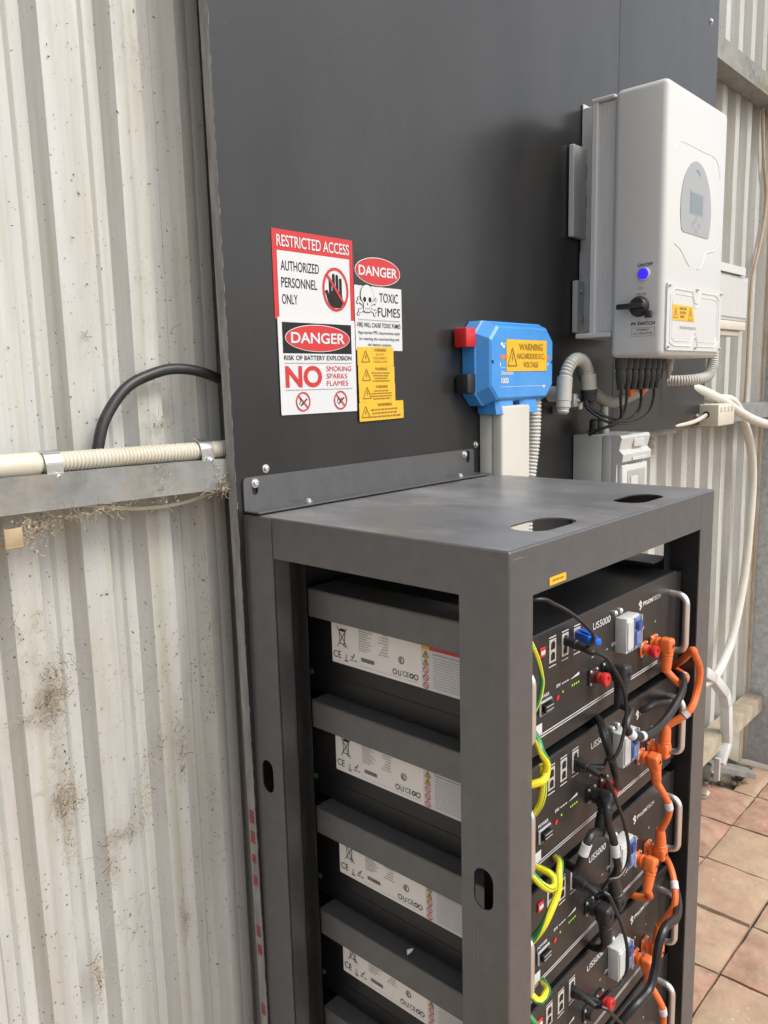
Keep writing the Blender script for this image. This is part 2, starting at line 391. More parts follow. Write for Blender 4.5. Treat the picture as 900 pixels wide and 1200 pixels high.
# pavers: each its own piece near the rack, the rest of the yard as one part
xs = [2.53, 2.28, 2.03, 1.775, 1.52, 1.272, 1.02, .77, .52, .27, .02, -.23, -.48]
ys = [.145, -.055, -.281, -.505, -.73, -.955, -1.18, -1.405, -1.63]
def paver_mesh(mb, x0, x1, y0, y1, dz, k='paver', rough=False):
    gap = .0022; bm = bmesh.new(); bmesh.ops.create_cube(bm, size=1)
    for q in bm.verts:
        q.co = Vector(((x0+x1)/2 + q.co.x*(x1-x0-2*gap) + random.uniform(-.002, .002), (y0+y1)/2 + q.co.y*(y1-y0-2*gap) + random.uniform(-.002, .002), -.02 + (q.co.z+.5)*(.02+dz) + (random.uniform(-.0015, .0015) if q.co.z > 0 else 0)))
    if rough:
        bmesh.ops.subdivide_edges(bm, edges=[e for e in bm.edges if abs(e.verts[0].co.z-e.verts[1].co.z) < .01], cuts=5, use_grid_fill=True)
        cx, cy = (x0+x1)/2, (y0+y1)/2; sd_ = random.uniform(0, 99)
        for q in bm.verts:
            ed = max(abs(q.co.x-cx)/((x1-x0)/2), abs(q.co.y-cy)/((y1-y0)/2)); nz = noise.noise((q.co.x*30, q.co.y*30, sd_))
            if q.co.z > -.012:
                if ed > .9: q.co.z -= .0045 + .004*abs(nz); q.co.x += (cx-q.co.x)*(.014+.02*nz); q.co.y += (cy-q.co.y)*(.014+.02*nz)
                else: q.co.z += .0022*noise.noise((q.co.x*14, q.co.y*14, sd_))
    else: bmesh.ops.bevel(bm, geom=[e for e in bm.edges if all(q.co.z > -.01 for q in e.verts)], offset=.004, segments=2, affect='EDGES', profile=.5)
    mb.from_bm(bm, k)
for i in range(len(xs)-1):
    for j in range(len(ys)-1):
        top = ys[j]
        if j == 0 and i == 0: top = .03
        if j == 0 and i > 5: top = -.0 
        m = MB(); cx, cy = (xs[i]+xs[i+1])/2, (ys[j]+ys[j+1])/2
        paver_mesh(m, xs[i+1], xs[i], ys[j+1], top, random.uniform(-.003, .003), rough=i < 8)
        m.build('paver', ground, origin=(0, 0, 0), smooth=50)
m = MB()
for a in range(-14, 22):
    for b in range(-16, 1):
        x0, y1 = -.48+a*.25, -.055+b*.226
        if (-.48 <= x0 < 2.5) and y1 > -1.62: continue
        if x0 > 2.5 and y1 > -.05: continue
        paver_mesh(m, x0, x0+.25, y1-.226, y1, random.uniform(-.002, .002))
m.build('paving_field', ground, origin=(0, 0, 0), kind='stuff')

# corrugated wall: ribbed sheets on three girts
wall = thing('corrugated_wall', 'ribbed off-white steel wall, dusty and cobwebbed, running behind the black boards', 'wall', (0, .09, 0))
def sheet(x0, x1, first, pitch, z0, z1, dy):
    yr, yv = .086+dy, .110+dy; prof = []
    k = math.floor((x0-first)/pitch); pts = []
    while first + k*pitch < x1 + pitch:
        s = first + k*pitch
        pts += [(s, yv), (s+.011, yr), (s+.022, yr-.0005), (s+.0305, yr+.0012), (s+.039, yr-.0005), (s+.050, yr), (s+.061, yv),
                (s+.061+(pitch-.061)*.40, yv), (s+.061+(pitch-.061)*.5, yv-.0035), (s+.061+(pitch-.061)*.60, yv)]
        k += 1
    prof = [p for p in pts if x0 <= p[0] <= x1]
    m = MB(); zs = [z0 + (z1-z0)*i/24 for i in range(25)]; vs = []; n = len(prof)
    for z in zs:
        for (x, y) in prof:
            vs.append((x + .0012*noise.noise((x*3, z*2.2, 1)), y + .0016*noise.noise((x*6, z*3.5, 5)), z))
    fs = [[i*n+j, i*n+j+1, (i+1)*n+j+1, (i+1)*n+j] for i in range(24) for j in range(n-1)]
    o = m.add(vs + [(a, b+.0012, c) for a, b, c in vs], fs + [[q+len(vs) for q in f[::-1]] for f in fs], 'sheet')
    m.flat = True
    return m.build('wall_sheet', wall, smooth=18)
for i, (a, b) in enumerate(((-2.6, -1.80), (-1.95, -1.15), (-1.30, -.60), (-.72, .45), (.34, .97))):
    sheet(a, b, -.217, .0985, .03, 3.1, -.0022*(i % 2))
for i, (a, b) in enumerate(((.86, 1.64), (1.52, 2.555))):
    sheet(a, b, 2.034, .1172, .235, 3.1, -.0022*(i % 2))
def girt(z0, z1, x0=-2.6, x1=2.553, tilt=0.0, k_='girt'):
    m = MB(); t = .003
    prof = [(.018, z0), (.018, z1), (.082, z1), (.082, z1-.012), (.079, z1-.012), (.079, z1-t), (.018+t, z1-t), (.018+t, z0+t), (.079, z0+t), (.079, z0+.010), (.082, z0+.010), (.082, z0)]
    k = 26; vs = []
    for i in range(k+1):
        x = x0 + (x1-x0)*i/k
        for (y, z) in prof: vs.append((x, y+.0015*noise.noise((x*2, z, 3)), z + .0015*noise.noise((x*2.5, y, 9)) - tilt*x))
    n = len(prof); fs = [[i*n+j, i*n+(j+1) % n, (i+1)*n+(j+1) % n, (i+1)*n+j] for i in range(k) for j in range(n)]
    fs += [list(range(n))[::-1], [k*n+j for j in range(n)]]
    m.add(vs, fs, k_); return m.build('girt', wall, smooth=25)
girt(T+.037, T+.080, x1=1.60, tilt=.012); girt(T+.026, T+.080, x0=1.602)
girt(T+1.093, T+1.158); girt(T-1.150, T-1.092, k_='girt_dusty')
m = MB()                                       # dark backing added for the shade in the bottom gap of the sheets
m.box((-2.6, .14, -.03), (2.55, .20, .3), 'gap_shade'); m.build('base_channel', wall)

# return wall of galvanised sheet on the right
ret = thing('galvanised_return_wall', 'flat galvanised grey sheet wall meeting the ribbed wall at right corner', 'wall', (2.56, .09, 0))
m = MB(); n1, n2 = 14, 30; vs = []
for i in range(n1+1):
    for j in range(n2+1):
        y = .090 - .24*i/n1; z = .0 + 3.1*j/n2
        vs.append((2.562 + .003*noise.noise((y*5, z*3, 2)), y, z))
fs = [[i*(n2+1)+j, i*(n2+1)+j+1, (i+1)*(n2+1)+j+1, (i+1)*(n2+1)+j] for i in range(n1) for j in range(n2)]
m.add(vs + [(a+.02, b, c) for a, b, c in vs], fs + [[q+len(vs) for q in f[::-1]] for f in fs], 'galv'); m.flat = True; m.build('galvanised_sheet', ret)
m = MB(); m.box((2.515, .0835, .0), (2.5575, .0865, 3.1), 'flash', .001); m.box((2.5545, .070, .0), (2.5588, .0835, 3.1), 'flash', .001); m.build('corner_flashing', ret)
m = MB(); m.box((2.545, -.006, T+.12), (2.5575, .040, 3.1), 'timber', .004); m.build('timber_batten', ret)

# ================================================================== BACKING BOARDS
bl = thing('backing_board', 'large black film-faced ply board with worn pale left edge behind the rack', 'board', (.57, .01, 0))
m = MB(); m.plate((0, 0, 0), X, Z, -Y, [(-.001, .02), (1.1530, .02), (1.1530, 2.75), (-.0205, 2.75)], [], .018, 'board', 'edge'); m.build('panel', bl)
def bolt(parent, name, c, d, r=.0043, k='screw'):
    m = MB(); c, d = Vector(c), Vector(d)
    m.lathe(c, d, [(0, r*1.5), (.0012, r*1.5), (.0013, r), (.0045, r*.92), (.0055, r*.6), (.0056, r*.42), (.0042, r*.38)], k, 14)
    return m.build(name, parent)
for x, z in ((.045, T+.062), (.575, T+.059)): bolt(bl, 'screw', (x, 0, z), -Y)
for z0, dz in ((.895, .022), (.862, .02), (.828, .014), (.79, .016), (.70, .02), (.668, .018), (.56, .02), (.47, .034), (.45, .012)):
    m = MB(); xe = -.0008-.0195*z0/2.75
    m.box((xe-.0006, .004, z0), (xe+.001, .014, z0+dz), 'faded_red'); m.build('red_edge_mark', bl)
m = MB(); rn = random.Random(11); z = .05
while z < 2.7:
    h = rn.uniform(.004, .03); xe = -.0010-.0195*z/2.75; wd = rn.uniform(.0003, .0013) * (1.6 if rn.random() < .15 else 1)
    m.add([(xe, -.0004, z), (xe+wd, -.0004, z+h*.3), (xe+wd*.7, -.0004, z+h*.8), (xe-.0001, -.0004, z+h)], [[0, 1, 2, 3]], 'worn'); z += h*rn.uniform(.8, 1.8)
m.build('worn_edge', bl, smooth=0, kind='stuff')
m = MB()
for i in range(260):
    x, z = rn.uniform(.0, 1.13), T+rn.uniform(.06, 1.2); r_ = rn.uniform(.0002, .0007); a = rn.uniform(0, 3.14); L = r_*rn.choice((1, 1.5, 2, 9)); d = V(math.cos(a), 0, math.sin(a)); q = V(-math.sin(a), 0, math.cos(a))
    c = V(x, -.0004, z); m.add([c-d*L, c+q*r_, c+d*L, c-q*r_], [[0, 1, 2, 3]], 'chalk')
m.build('dust_specks', bl, smooth=0, kind='stuff')
br = thing('backing_board', 'narrower black board with bottom corner screw behind the white inverter', 'board', (1.45, .01, T+.04))
m = MB(); m.plate((0, -.001, 0), X, Z, -Y, [(1.1545, T+.036), (1.757, T+.036), (1.757, T+1.245), (1.1545, T+1.36)], [], .018, 'board', 'edge'); m.build('panel', br)
for x, z in ((1.70, T+1.15), (1.752-.045, T+.062)): bolt(br, 'screw', (x, -.001, z), -Y, .0055)
P = Print((0, -.001, 0), X, Z, -Y)
P.line('chalk_mark', [(1.462, T+.17), (1.440, T+.148), (1.447, T+.118), (1.466, T+.138), (1.458, T+.166), (1.452, T+.105), (1.452, T+.082)], .0022, 'chalk', 1); P.build(br)

# ================================================================== SIGNS ON THE BOARD
def sign(name, label, cat, x0, z0, x1, z1, k, layer=0, group=None, tilt=0.0):
    o = thing(name, label, cat, (x0, -.0001-.0012*layer, z0), group)
    c, s_ = math.cos(tilt), math.sin(tilt)
    P = Print((x0, -.0001-.0012*layer, z0), V(c, 0, s_), V(-s_, 0, c), -Y)
    b = label_base(P, x1-x0, z1-z0, k); b.build('sign_panel', o)
    return o, P
# restricted access
o, P = sign('warning_sign', 'red-bordered white RESTRICTED ACCESS sign with crossed-out black hand', 'sign', .0755, T+.279, .2425, T+.4075, 'redprint')
W, H = .167, .1285
P.rect('white_field', .0085, 0, .1585, .0985, 'white', 1)
P.text('lettering', 'RESTRICTED ACCESS', .0085, .1045, .0165, 'white', .150, .012)
for t, y, w_ in (('AUTHORIZED', .0705, .077), ('PERSONNEL', .0465, .072), ('ONLY', .0225, .031)): P.text('lettering', t, .0145, y, .0145, 'blackprint', w_, .008)
cx, cy = .126, .050
P.poly('hand_symbol', rrect(cx-.015, cy-.028, cx+.015, cy-.002, .009, 4), 'blackprint', 2)
for fx, fh in ((-.0115, .017), (-.004, .024), (.0035, .023), (.0110, .018)):
    P.poly('hand_symbol', rrect(cx+fx-.0030, cy-.010, cx+fx+.0030, cy+fh, .0028, 3), 'blackprint', 2)
P.line('hand_symbol', [(cx-.013, cy-.020), (cx-.0205, cy-.002)], .0062, 'blackprint', 2)
P.prohib('prohibition_ring', cx, cy, .0285, .0335, .0043, l=3); P.build(o)
# danger battery explosion
o, P = sign('warning_sign', 'white sign with red DANGER oval and big red NO about battery explosion', 'sign', .0790, T+.1385, .2415, T+.2825, 'white', 1)
W, H = .1625, .144
P.rect('black_field', .008, .0915, .1535, .137, 'blackprint', 1)
P.ell('danger_oval', .081, .1145, .0685, .0205, 'white', 2); P.ell('danger_oval', .081, .1145, .0672, .0194, 'redprint', 3)
P.text('lettering', 'DANGER', .081, .1065, .0165, 'white', .114, .022, 'c', 4)
P.text('lettering', 'RISK OF BATTERY EXPLOSION', .0095, .0815, .0070, 'blackprint', .143, .008)
P.rect('rule_line', .010, .0765, .153, .0775, 'grey_print', 2); P.rect('rule_line', .010, .0365, .153, .0375, 'grey_print', 2)
P.text('lettering', 'NO', .0105, .0405, .0325, 'redprint', .075, .03)
for t, y, w_ in (('SMOKING', .0645, .0555), ('SPARKS', .0530, .046), ('FLAMES', .0418, .0475)): P.text('lettering', t, .0955, y, .0080, 'redprint', w_, 0)
for cx in (.044, .1245):
    cy = .0190
    P.line('smoke_symbol', [(cx-.005, cy-.006), (cx+.008, cy+.004)], .0024, 'blackprint', 2)
    P.line('smoke_symbol', [(cx-.008, cy-.004), (cx-.005, cy+.002), (cx-.007, cy+.008)] if cx < .1 else [(cx-.007, cy-.004), (cx-.005, cy+.005), (cx-.001, cy-.001), (cx+.003, cy+.004)], .0013, 'blackprint', 2)
    P.prohib('prohibition_ring', cx, cy, .0148, .0148, .0022, l=3)
P.build(o)
# danger toxic fumes: black header with the oval, white lower part
o, P = sign('warning_sign', 'TOXIC FUMES sign with skull and crossbones under a small red DANGER oval', 'sign', .2440, T+.2365, .3595, T+.3890, 'white', .3)
P.rect('black_field', -.0002, .1035, .1157, .1527, 'board', 1)
P.ell('danger_oval', .0570, .1275, .0555, .0225, 'white', 2); P.ell('danger_oval', .0570, .1275, .0540, .0213, 'redprint', 3)
P.text('lettering', 'DANGER', .0570, .1195, .0160, 'white', .094, .022, 'c', 4)
P.text('lettering', 'TOXIC', .0825, .0790, .0150, 'blackprint', .047, 0, 'c'); P.text('lettering', 'FUMES', .0825, .0555, .0150, 'blackprint', .056, 0, 'c')
cx, cy = .0280, .0835
for a, b, c, d in ((-.0205, -.004, .0195, -.0225), (.0205, -.004, -.0195, -.0225)):
    P.line('skull_symbol', [(cx+a, cy+b), (cx+c, cy+d)], .0058, 'blackprint', 2); P.line('skull_symbol', [(cx+a, cy+b), (cx+c, cy+d)], .0042, 'white', 3)
    for ex, ey in ((a, b), (c, d)):
        for q in (-.0028, .0028): P.ell('skull_symbol', cx+ex+q*.5, cy+ey+q, .0032, .0030, 'blackprint', 2, 12); P.ell('skull_symbol', cx+ex+q*.5, cy+ey+q, .0022, .0020, 'white', 3, 12)
P.ell('skull_symbol', cx, cy+.0050, .0158, .0170, 'blackprint', 4); P.ell('skull_symbol', cx, cy+.0050, .0150, .0162, 'white', 5)
P.poly('skull_symbol', rrect(cx-.0092, cy-.0225, cx+.0092, cy-.004, .004, 3), 'blackprint', 4); P.poly('skull_symbol', rrect(cx-.0084, cy-.0217, cx+.0084, cy-.002, .004, 3), 'white', 5)
for q in (-.0064, .0064): P.ell('skull_symbol', cx+q, cy-.0020, .0036, .0042, 'blackprint', 6, 14)
P.poly('skull_symbol', [(cx, cy-.0065), (cx-.0016, cy-.0108), (cx+.0016, cy-.0108)], 'blackprint', 6)
P.rect('skull_symbol', cx-.0064, cy-.0168, cx+.0064, cy-.0160, 'grey_print', 6)
for q in (-.0042, 0, .0042): P.rect('skull_symbol', cx+q-.0003, cy-.0190, cx+q+.0003, cy-.0140, 'grey_print', 6)
P.rect('rule_line', .006, .0490, .110, .0499, 'grey_print', 2)
P.text('lettering', 'FIRE WILL CAUSE TOXIC FUMES', .0575, .0375, .0074, 'blackprint', .106, .004, 'c')
for t, y, w_ in (('Appropriate PPE requirements apply', .0250, .104), ('for entering the room/working with', .0150, .099), ('the battery systems.', .0055, .059)):
    P.text('lettering', t, .0575, y, .0066, 'blackprint', w_, 0, 'c')
P.build(o)
# four yellow labels stacked
for i, (x0, z0, x1, z1, lb, rows) in enumerate((
        (.2462, T+.2112, .3350, T+.2420, 'topmost yellow WARNING label in the stack under the TOXIC FUMES sign', ('DO NOT', 'DISCONNECT', 'UNDER LOAD')),
        (.2466, T+.1812, .3358, T+.2115, 'second yellow WARNING label from the top, with four lines of small print', (30, 25, 21, 27)),
        (.2470, T+.1515, .3365, T+.1815, 'third yellow WARNING label from the top, above the widest one', (24, 34, 33, 28)),
        (.2460, T+.1205, .3570, T+.1512, 'widest yellow WARNING label, lowest in the stack beside the NO sign', (44, 40, 52)))):
    o, P = sign('warning_label', lb, 'label', x0, z0, x1, z1, 'yellow', .9 + .35*i, 'yellow warning labels stacked on the board', tilt=(.004, -.004, .006, .012)[i])
    W, H = x1-x0, z1-z0
    P.warn('triangle_symbol', .019 if i < 3 else .015, .0065, .0195, .0185, 'brown', 2)
    tx = W*.62 if i < 3 else W*.56
    P.text('lettering', 'WARNING', tx, H-.0072, .0048, 'brown', .030 if i < 3 else .036, .02 if i < 3 else .04, 'c')
    n = len(rows)
    for j, t in enumerate(rows):
        y = H-.0072 - (j+1)*(.0175/n) - .001
        if isinstance(t, str): P.text('lettering', t, tx, y, .0038, 'brown', len(t)*.0034, 0, 'c')
        else: P.scribble('lettering', tx-t*.00078, tx+t*.00078, y, .0019 if n > 3 else .0025, 'brown', 2, i*10+j)
    P.build(o)

# ================================================================== BATTERY RACK
D, WD, CR = .456, .60, .003
rk = thing('battery_rack', 'open dark grey steel rack holding black battery modules against the board', 'rack', (.3, -.23, 0))
m = MB()
m.plate((0, 0, T), X, Y, Z, [(CR, -.001), (CR, -D+CR), (WD-CR, -D+CR), (WD-CR, -.001)], [stadium(.1685, -.397, .110, .056), stadium(.441, -.399, .104, .052)], .002, 'steel_top', 'steel')
def fold(p, q): m.cyl(p, q, CR, 'steel', 16, cap=False)
fold((CR, -D+CR, T-CR), (CR, -.002, T-CR)); fold((WD-CR, -D+CR, T-CR), (WD-CR, -.002, T-CR)); fold((CR, -D+CR, T-CR), (WD-CR, -D+CR, T-CR))
fold((CR, -D+CR, T-.058), (CR, -D+CR, T-CR)); m.lathe((CR, -D+CR, T-CR), Z, [(0, CR), (CR*.5, CR*.87), (CR*.87, CR*.5), (CR, 0)], 'steel', 16)
m.build('top_panel', rk)
m = MB(); m.plate((0, -D, 0), X, Z, -Y, [(CR, T-.058), (.5445, T-.058), (.5445, T-CR), (CR, T-CR)], [], .002, 'steel'); m.build('front_rail', rk)
m = MB(); m.plate((0, 0, 0), -Y, Z, -X, [(.0625, T-.058), (D-CR, T-.058), (D-CR, T-CR), (.0625, T-CR)], [], .002, 'steel'); m.build('side_rail', rk)
m = MB(); m.plate((WD+.0006, 0, 0), Y, Z, X, rrect(-D+CR, T-.058, -.062, T-CR, .003, 2, (0, 0, 0, 0)), [], .002, 'steel'); m.build('side_rail', rk)
# posts: folded sheet, open towards the inside
def fpost(x0, x1, side, zt, slotz=None):
    m = MB(); xs_ = 0 if side < 0 else WD
    hol = [stadium(.420, T-.4125, .028, .053)]
    m.plate((xs_ + side*.0, 0, 0), -Y, Z, V(side, 0, 0), [(.388, 0), (D-CR, 0), (D-CR, zt), (.388, zt)], hol, .002, 'steel')
    m.plate((0, -D, 0), X, Z, -Y, rrect(x0+(CR if side < 0 else 0), 0, x1-(CR if side > 0 else 0), zt, .004, 3, (0, 1, 0, 0) if side > 0 else (0, 0, 0, 0)), [], .002, 'steel')
    xi = x1 if side < 0 else x0
    m.box((x0+.004, -.4534, .0), (x1-.004, -.4528, T-.064), 'inner'); m.box((xs_-side*.0026, -.395, 0), (xs_-side*.0032, -.404, T-.064), 'inner'); m.box((xs_-side*.030, -.400, 0), (xs_-side*.032, -.452, T-.064), 'inner')  # thin dark liners added so the slots read as deep shade
    cx_ = CR if side < 0 else WD-CR; m.cyl((cx_, -D+CR, 0), (cx_, -D+CR, zt), CR, 'steel', 16, cap=False)
    m.box((xi-.001, -.4535, 0), (xi+.001, -.408, zt-.004), 'inner'); m.box((min(xi, xi-side*.026), -.410, 0), (max(xi, xi-side*.026), -.408, zt-.06), 'inner')
    m.box((xs_-side*.0022, -.388, 0), (xs_-side*.028, -.3865, zt-.004), 'steel')
    return m.build('post', rk)
fpost(.0, .048, -1, T-.058); fpost(.5452, WD, 1, T-CR-.0006)
def bpost(side):
    m = MB(); xs_ = 0 if side < 0 else WD
    m.plate((xs_+side*.0012, 0, 0), -Y, Z, V(side, 0, 0), rrect(.0005, 0, .062, T-.0015, .006, 4, (1, 0, 0, 0)), [stadium(.0275, T-.398, .026, .052)], .002, 'steel')
    m.box((xs_-side*.002, -.063, 0), (xs_-side*.030, -.061, T-.004), 'steel')
    m.box((xs_-side*.0295, -.0645, 0), (xs_-side*.046, -.0665, T-.004), 'inner'); m.box((xs_-side*.0440, -.0667, 0), (xs_-side*.046, -.078, T-.004), 'inner')
    for i in range(30): m.cyl((xs_-side*.038, -.0664, .06+i*.0436), (xs_-side*.038, -.0672, .06+i*.0436), .0022, 'case', 8)
    return m.build('post', rk)
bpost(-1); bpost(1)
for i in range(8):
    for side in (-1, 1):
        xa = .050 if side < 0 else .550; m = MB(); zt = T-.1095-.171*i
        m.box((xa, -.075, zt-.042), (xa-side*.0018, -.404, zt), 'steel', .0008, 1)
        m.box((xa, -.075, zt-.0016), (xa-side*.060, -.404, zt+.0001), 'steel')
        m.build('shelf_rail', rk)
m = MB()                                    # wall bracket angle
m.plate((0, -.0035, 0), X, Z, -Y, rrect(.0, T+.0045, .565, T+.0525, .008, 4, (1, 1, 0, 0)), [stadium(.021, T+.0375, .011, .024), stadium(.545, T+.0375, .011, .024)], .0025, 'steel')
m.box((.0, -.0012, T+.0025), (.575, -.036, T+.0050), 'steel', .0006, 1)
wb = m.build('wall_bracket', rk)
for x in (.021, .533): bolt(wb, 'bolt', (x, -.0036, T+.043), -Y, .0046)
for x in (.112, .500): bolt(wb, 'bolt', (x, -.018, T+.005), Z, .0042)
P = Print((.083, -D-.0001, T-.0545), X, Z, -Y); b = label_base(P, .038, .0095, 'yellow', .0008); lb = b.build('yellow_label', rk)
P.scribble('fine_print', .006, .033, .0042, .002, 'brown', 1, 5); P.build(lb)
m = MB()                                    # weld seams at the front left corner
m.tube([(.004, -D-.0002, T-.010), (.030, -D-.0002, T-.0105), (.034, -D-.0002, T-.013)], .0005, 'scuff', 5, smooth=False)
m.tube([(-.0002, -D+.004, T-.010), (-.0002, -D+.042, T-.0105), (-.0002, -D+.047, T-.013)], .0005, 'scuff', 5, smooth=False); m.build('weld_seam', rk)
for k_ in range(5):                         # scratches below the post slot
    m = MB(); x = -.4
    y0 = -.405-.006*k_; m.box((-.0001, y0, T-.462-.012*random.random()), (.0005, y0-.0009, T-.500-.03*random.random()), 'scuff'); m.build('scratch', rk)

# ================================================================== BATTERY MODULES
def socket(mb, x, z, k):
    mb.box((x-.0105, -.4305, z-.0110), (x+.0105, -.4335, z+.0110), k, .0015, 2)
    mb.lathe((x, -.433, z), -Y, [(0, .0080), (.009, .0080), (.009, .006)], k, 16)
    for a in (-1, 1):
        for b in (-1, 1): mb.lathe((x+a*.0083, -.4335, z+b*.0088), -Y, [(0, .0024), (.0014, .0022), (.0022, .0010)], 'screw', 10)
TZ = dict(n1=-.0925, n2=-.0925, p1=-.0965, p2=-.0945)
TX = dict(n1=.240, n2=.277, p1=.398, p2=.433)
def make_module(label):
    zt = T-.124; zb = zt-.155
    o = thing('battery_module', label, 'battery', (.3, -.23, zb), 'black battery modules in the rack')
    m = MB(); m.box((.079, -.035, zb), (.521, -.4285, zt), 'case', .0015, 1); m.box((.0782, -.036, zt-.126), (.0795, -.428, zt-.1245), 'inner'); m.build('case', o)
    m = MB(); m.box((.079, -.4285, zb), (.521, -.4302, zt), 'face', .0006, 1)
    for x0, x1 in ((.0500, .0788), (.5212, .5405)): m.box((x0, -.4275, zb+.004), (x1, -.4298, zt-.004), 'inner', .0006, 1)
    m.build('front_panel', o)
    for x in (.0600, .500):
        m = MB(); zc0, zc1 = zt-.124, zt-.032; ys_ = -.4415 if x > .3 else -.4340
        pts = [V(x, -.4298, zc1), V(x, ys_, zc1)] + [V(x, ys_-.0140*math.sin(R(a)), zc1-.0140*(1-math.cos(R(a)))) for a in (18, 36, 54, 72, 90)]
        pts += [V(q.x, q.y, zc0+(zc1-q.z)) for q in pts[::-1]]
        m.tube(pts, .0052, 'chrome', 12, smooth=False, step=.003); m.build('handle', o)
    m = MB(); m.box((.307, -.4302, zt-.077), (.3470, -.4480, zt-.026), 'breaker', .0012, 2)
    m.box((.3085, -.448, zt-.072), (.3265, -.4500, zt-.031), 'breaker', .0008, 1)
    for x in (.302, .318): m.lathe((x, -.4302, zt-.0185), -Y, [(0, .0042), (.004, .0042), (.006, .002)], 'screw', 12)
    for x in (.314, .322): m.cyl((x, -.4494, zt-.0745), (x, -.450, zt-.0745), .0016, 'screw', 8)
    bk = m.build('breaker', o)
    m = MB(); m.box((.3285, -.448, zt-.074), (.3440, -.4505, zt-.029), 'blue_toggle', .0008, 1); m.box((.3295, -.4505, zt-.046), (.3430, -.4560, zt-.034), 'blue_knob', .0015, 2); m.box((.3300, -.4505, zt-.068), (.3425, -.4535, zt-.050), 'blue_toggle', .0010, 1)
    m.box((.3455, -.448, zt-.076), (.3470, -.4530, zt-.027), 'breaker'); m.build('toggle', bk)
    for x in (.136, .167, .1975):
        m = MB(); m.box((x-.0082, -.4302, zt-.0435), (x+.0082, -.4312, zt-.0135), 'port_white', .0004, 1)
        for z in (zt-.0225, zt-.0365):
            m.box((x-.0046, -.4311, z-.0038), (x+.0046, -.4316, z+.0040), 'blackprint'); m.box((x-.0028, -.4311, z+.004), (x+.0034, -.43162, z+.0062), 'blackprint')
        pm = m.build('network_port', o)
    m = MB(); m.box((.104, -.4302, zt-.030), (.1165, -.4325, zt-.0175), 'red', .0006, 1); m.box((.1055, -.4325, zt-.0262), (.115, -.4331, zt-.0212), 'white'); m.build('dip_switch', o)
    m = MB(); m.box((.1035, -.4302, zt-.1055), (.1325, -.4335, zt-.0865), 'grey_print', .001, 1); m.box((.1055, -.4335, zt-.1035), (.1305, -.4339, zt-.0885), 'case'); m.box((.108, -.4338, zt-.101), (.128, -.4385, zt-.091), 'case', .002, 2)
    for z in (-.0935, -.0985): m.box((.1095, -.4384, zt+z), (.1265, -.4389, zt+z+.0012), 'grey_print')
    m.build('power_switch', o)
    for k_, x in TX.items():
        m = MB(); socket(m, x, zt+TZ[k_], 'plug_black' if k_[0] == 'n' else 'orange'); m.build('terminal', o)
    P = Print((0, -.4303, zt), X, Z, -Y); q = 'white'
    P.rect('stripe', .0815, -.1312, .455, -.1296, q); P.rect('stripe', .0815, -.1347, .455, -.1331, q)
    P.text('model_lettering', 'US5000', .241, -.0285, .0098, q, .0505, .008)
    P.text('maker_lettering', 'PYLON', .3965, -.0300, .0066, q, .0345, .05); P.text('maker_lettering', 'TECH', .4320, -.0300, .0066, q, .0255, .0)
    for a, b in ((0, 0), (.0042, .0025), (0, .005), (-.0042, .0025), (.0042, -.0028), (-.0, -.0052)): P.ell('logo_mark', .3875+a*.8, -.0268+b*1.05, .0021, .0024, q, 1, 10)
    P.text('lettering', 'ON', .2965, -.066, .0050, q); pass
    P.text('lettering', 'POWER', .1045, -.0840, .0046, q, .0245, .02)
    for x in (.136, .167, .1975):
        P.rect('lettering', x-.0085, -.0112, x+.0085, -.0098, q); P.rect('lettering', x-.0085, -.0490, x+.0085, -.0476, q)
    P.text('lettering', 'SW', .1455, -.0805, .0046, q, .011, .03); P.scribble('lettering', .160, .178, -.0798, .0018, q, 1, 3)
    P.poly('lettering', [(.180, -.0800), (.205, -.0800), (.205, -.0755)], q)
    P.text('lettering', '-', .238, -.0665, .0012, q, .005); P.text('lettering', '-', .280, -.0665, .0012, q, .005)
    P.text('lettering', '+', .3975, -.0665, .005, q); P.text('lettering', '+', .4385, -.0665, .005, q)
    P.ell('reset_button', .1495, -.0945, .0036, .0036, 'red', 2)
    P.ell('status_light', .163, -.0905, .0018, .0018, 'green_led', 1, 10)
    for x in (.187, .1925, .198, .2035): P.ell('status_light', x, -.0895, .0017, .0017, 'green_led', 1, 10)
    P.rect('white_sticker', .0975, -.1285, .1115, -.1150, q, 2)
    P.build(o)
    # rating label on the left flank
    P = Print((.0787, -.094, zt-.1000), -Y, Z, -X); b = label_base(P, .262, .0720, 'pvc_label', .0004); lo = b.build('rating_label', o)
    q = 'grey_print'; kb = 'blackprint'; P2 = P
    P2.rect('white_field', .1715, .0, .262, .0715, 'white', 1)
    P2.rect('red_header', .1720, .0560, .262, .0715, 'redprint', 2); P2.rect('red_header', .1720, .0560, .186, .0715, 'yellow', 3)
    cx, cy = .022, .043                        # crossed-out wheeled bin
    P2.line('bin_symbol', [(cx-.010, cy+.013), (cx+.010, cy-.017)], .0011, kb, 2); P2.line('bin_symbol', [(cx+.010, cy+.013), (cx-.010, cy-.017)], .0011, kb, 2)
    P2.line('bin_symbol', [(cx-.006, cy+.008), (cx-.0045, cy-.012), (cx+.0045, cy-.012), (cx+.006, cy+.008), (cx-.006, cy+.008)], .0011, kb, 2)
    P2.ell('bin_symbol', cx+.001, cy+.009, .0065, .0022, kb, 2, 16); P2.ring('bin_symbol', cx+.0045, cy-.013, .0028, .0028, .001, kb, 2, 16)
    P2.text('lettering', 'CE', .0035, .0085, .0105, kb, .0150, 0); P2.rect('lettering', .026, .006, .033, .0078, kb, 2); P2.line('lettering', [(.0275, .017), (.0315, .010), (.027, .010), (.0315, .017)], .0008, q, 2)
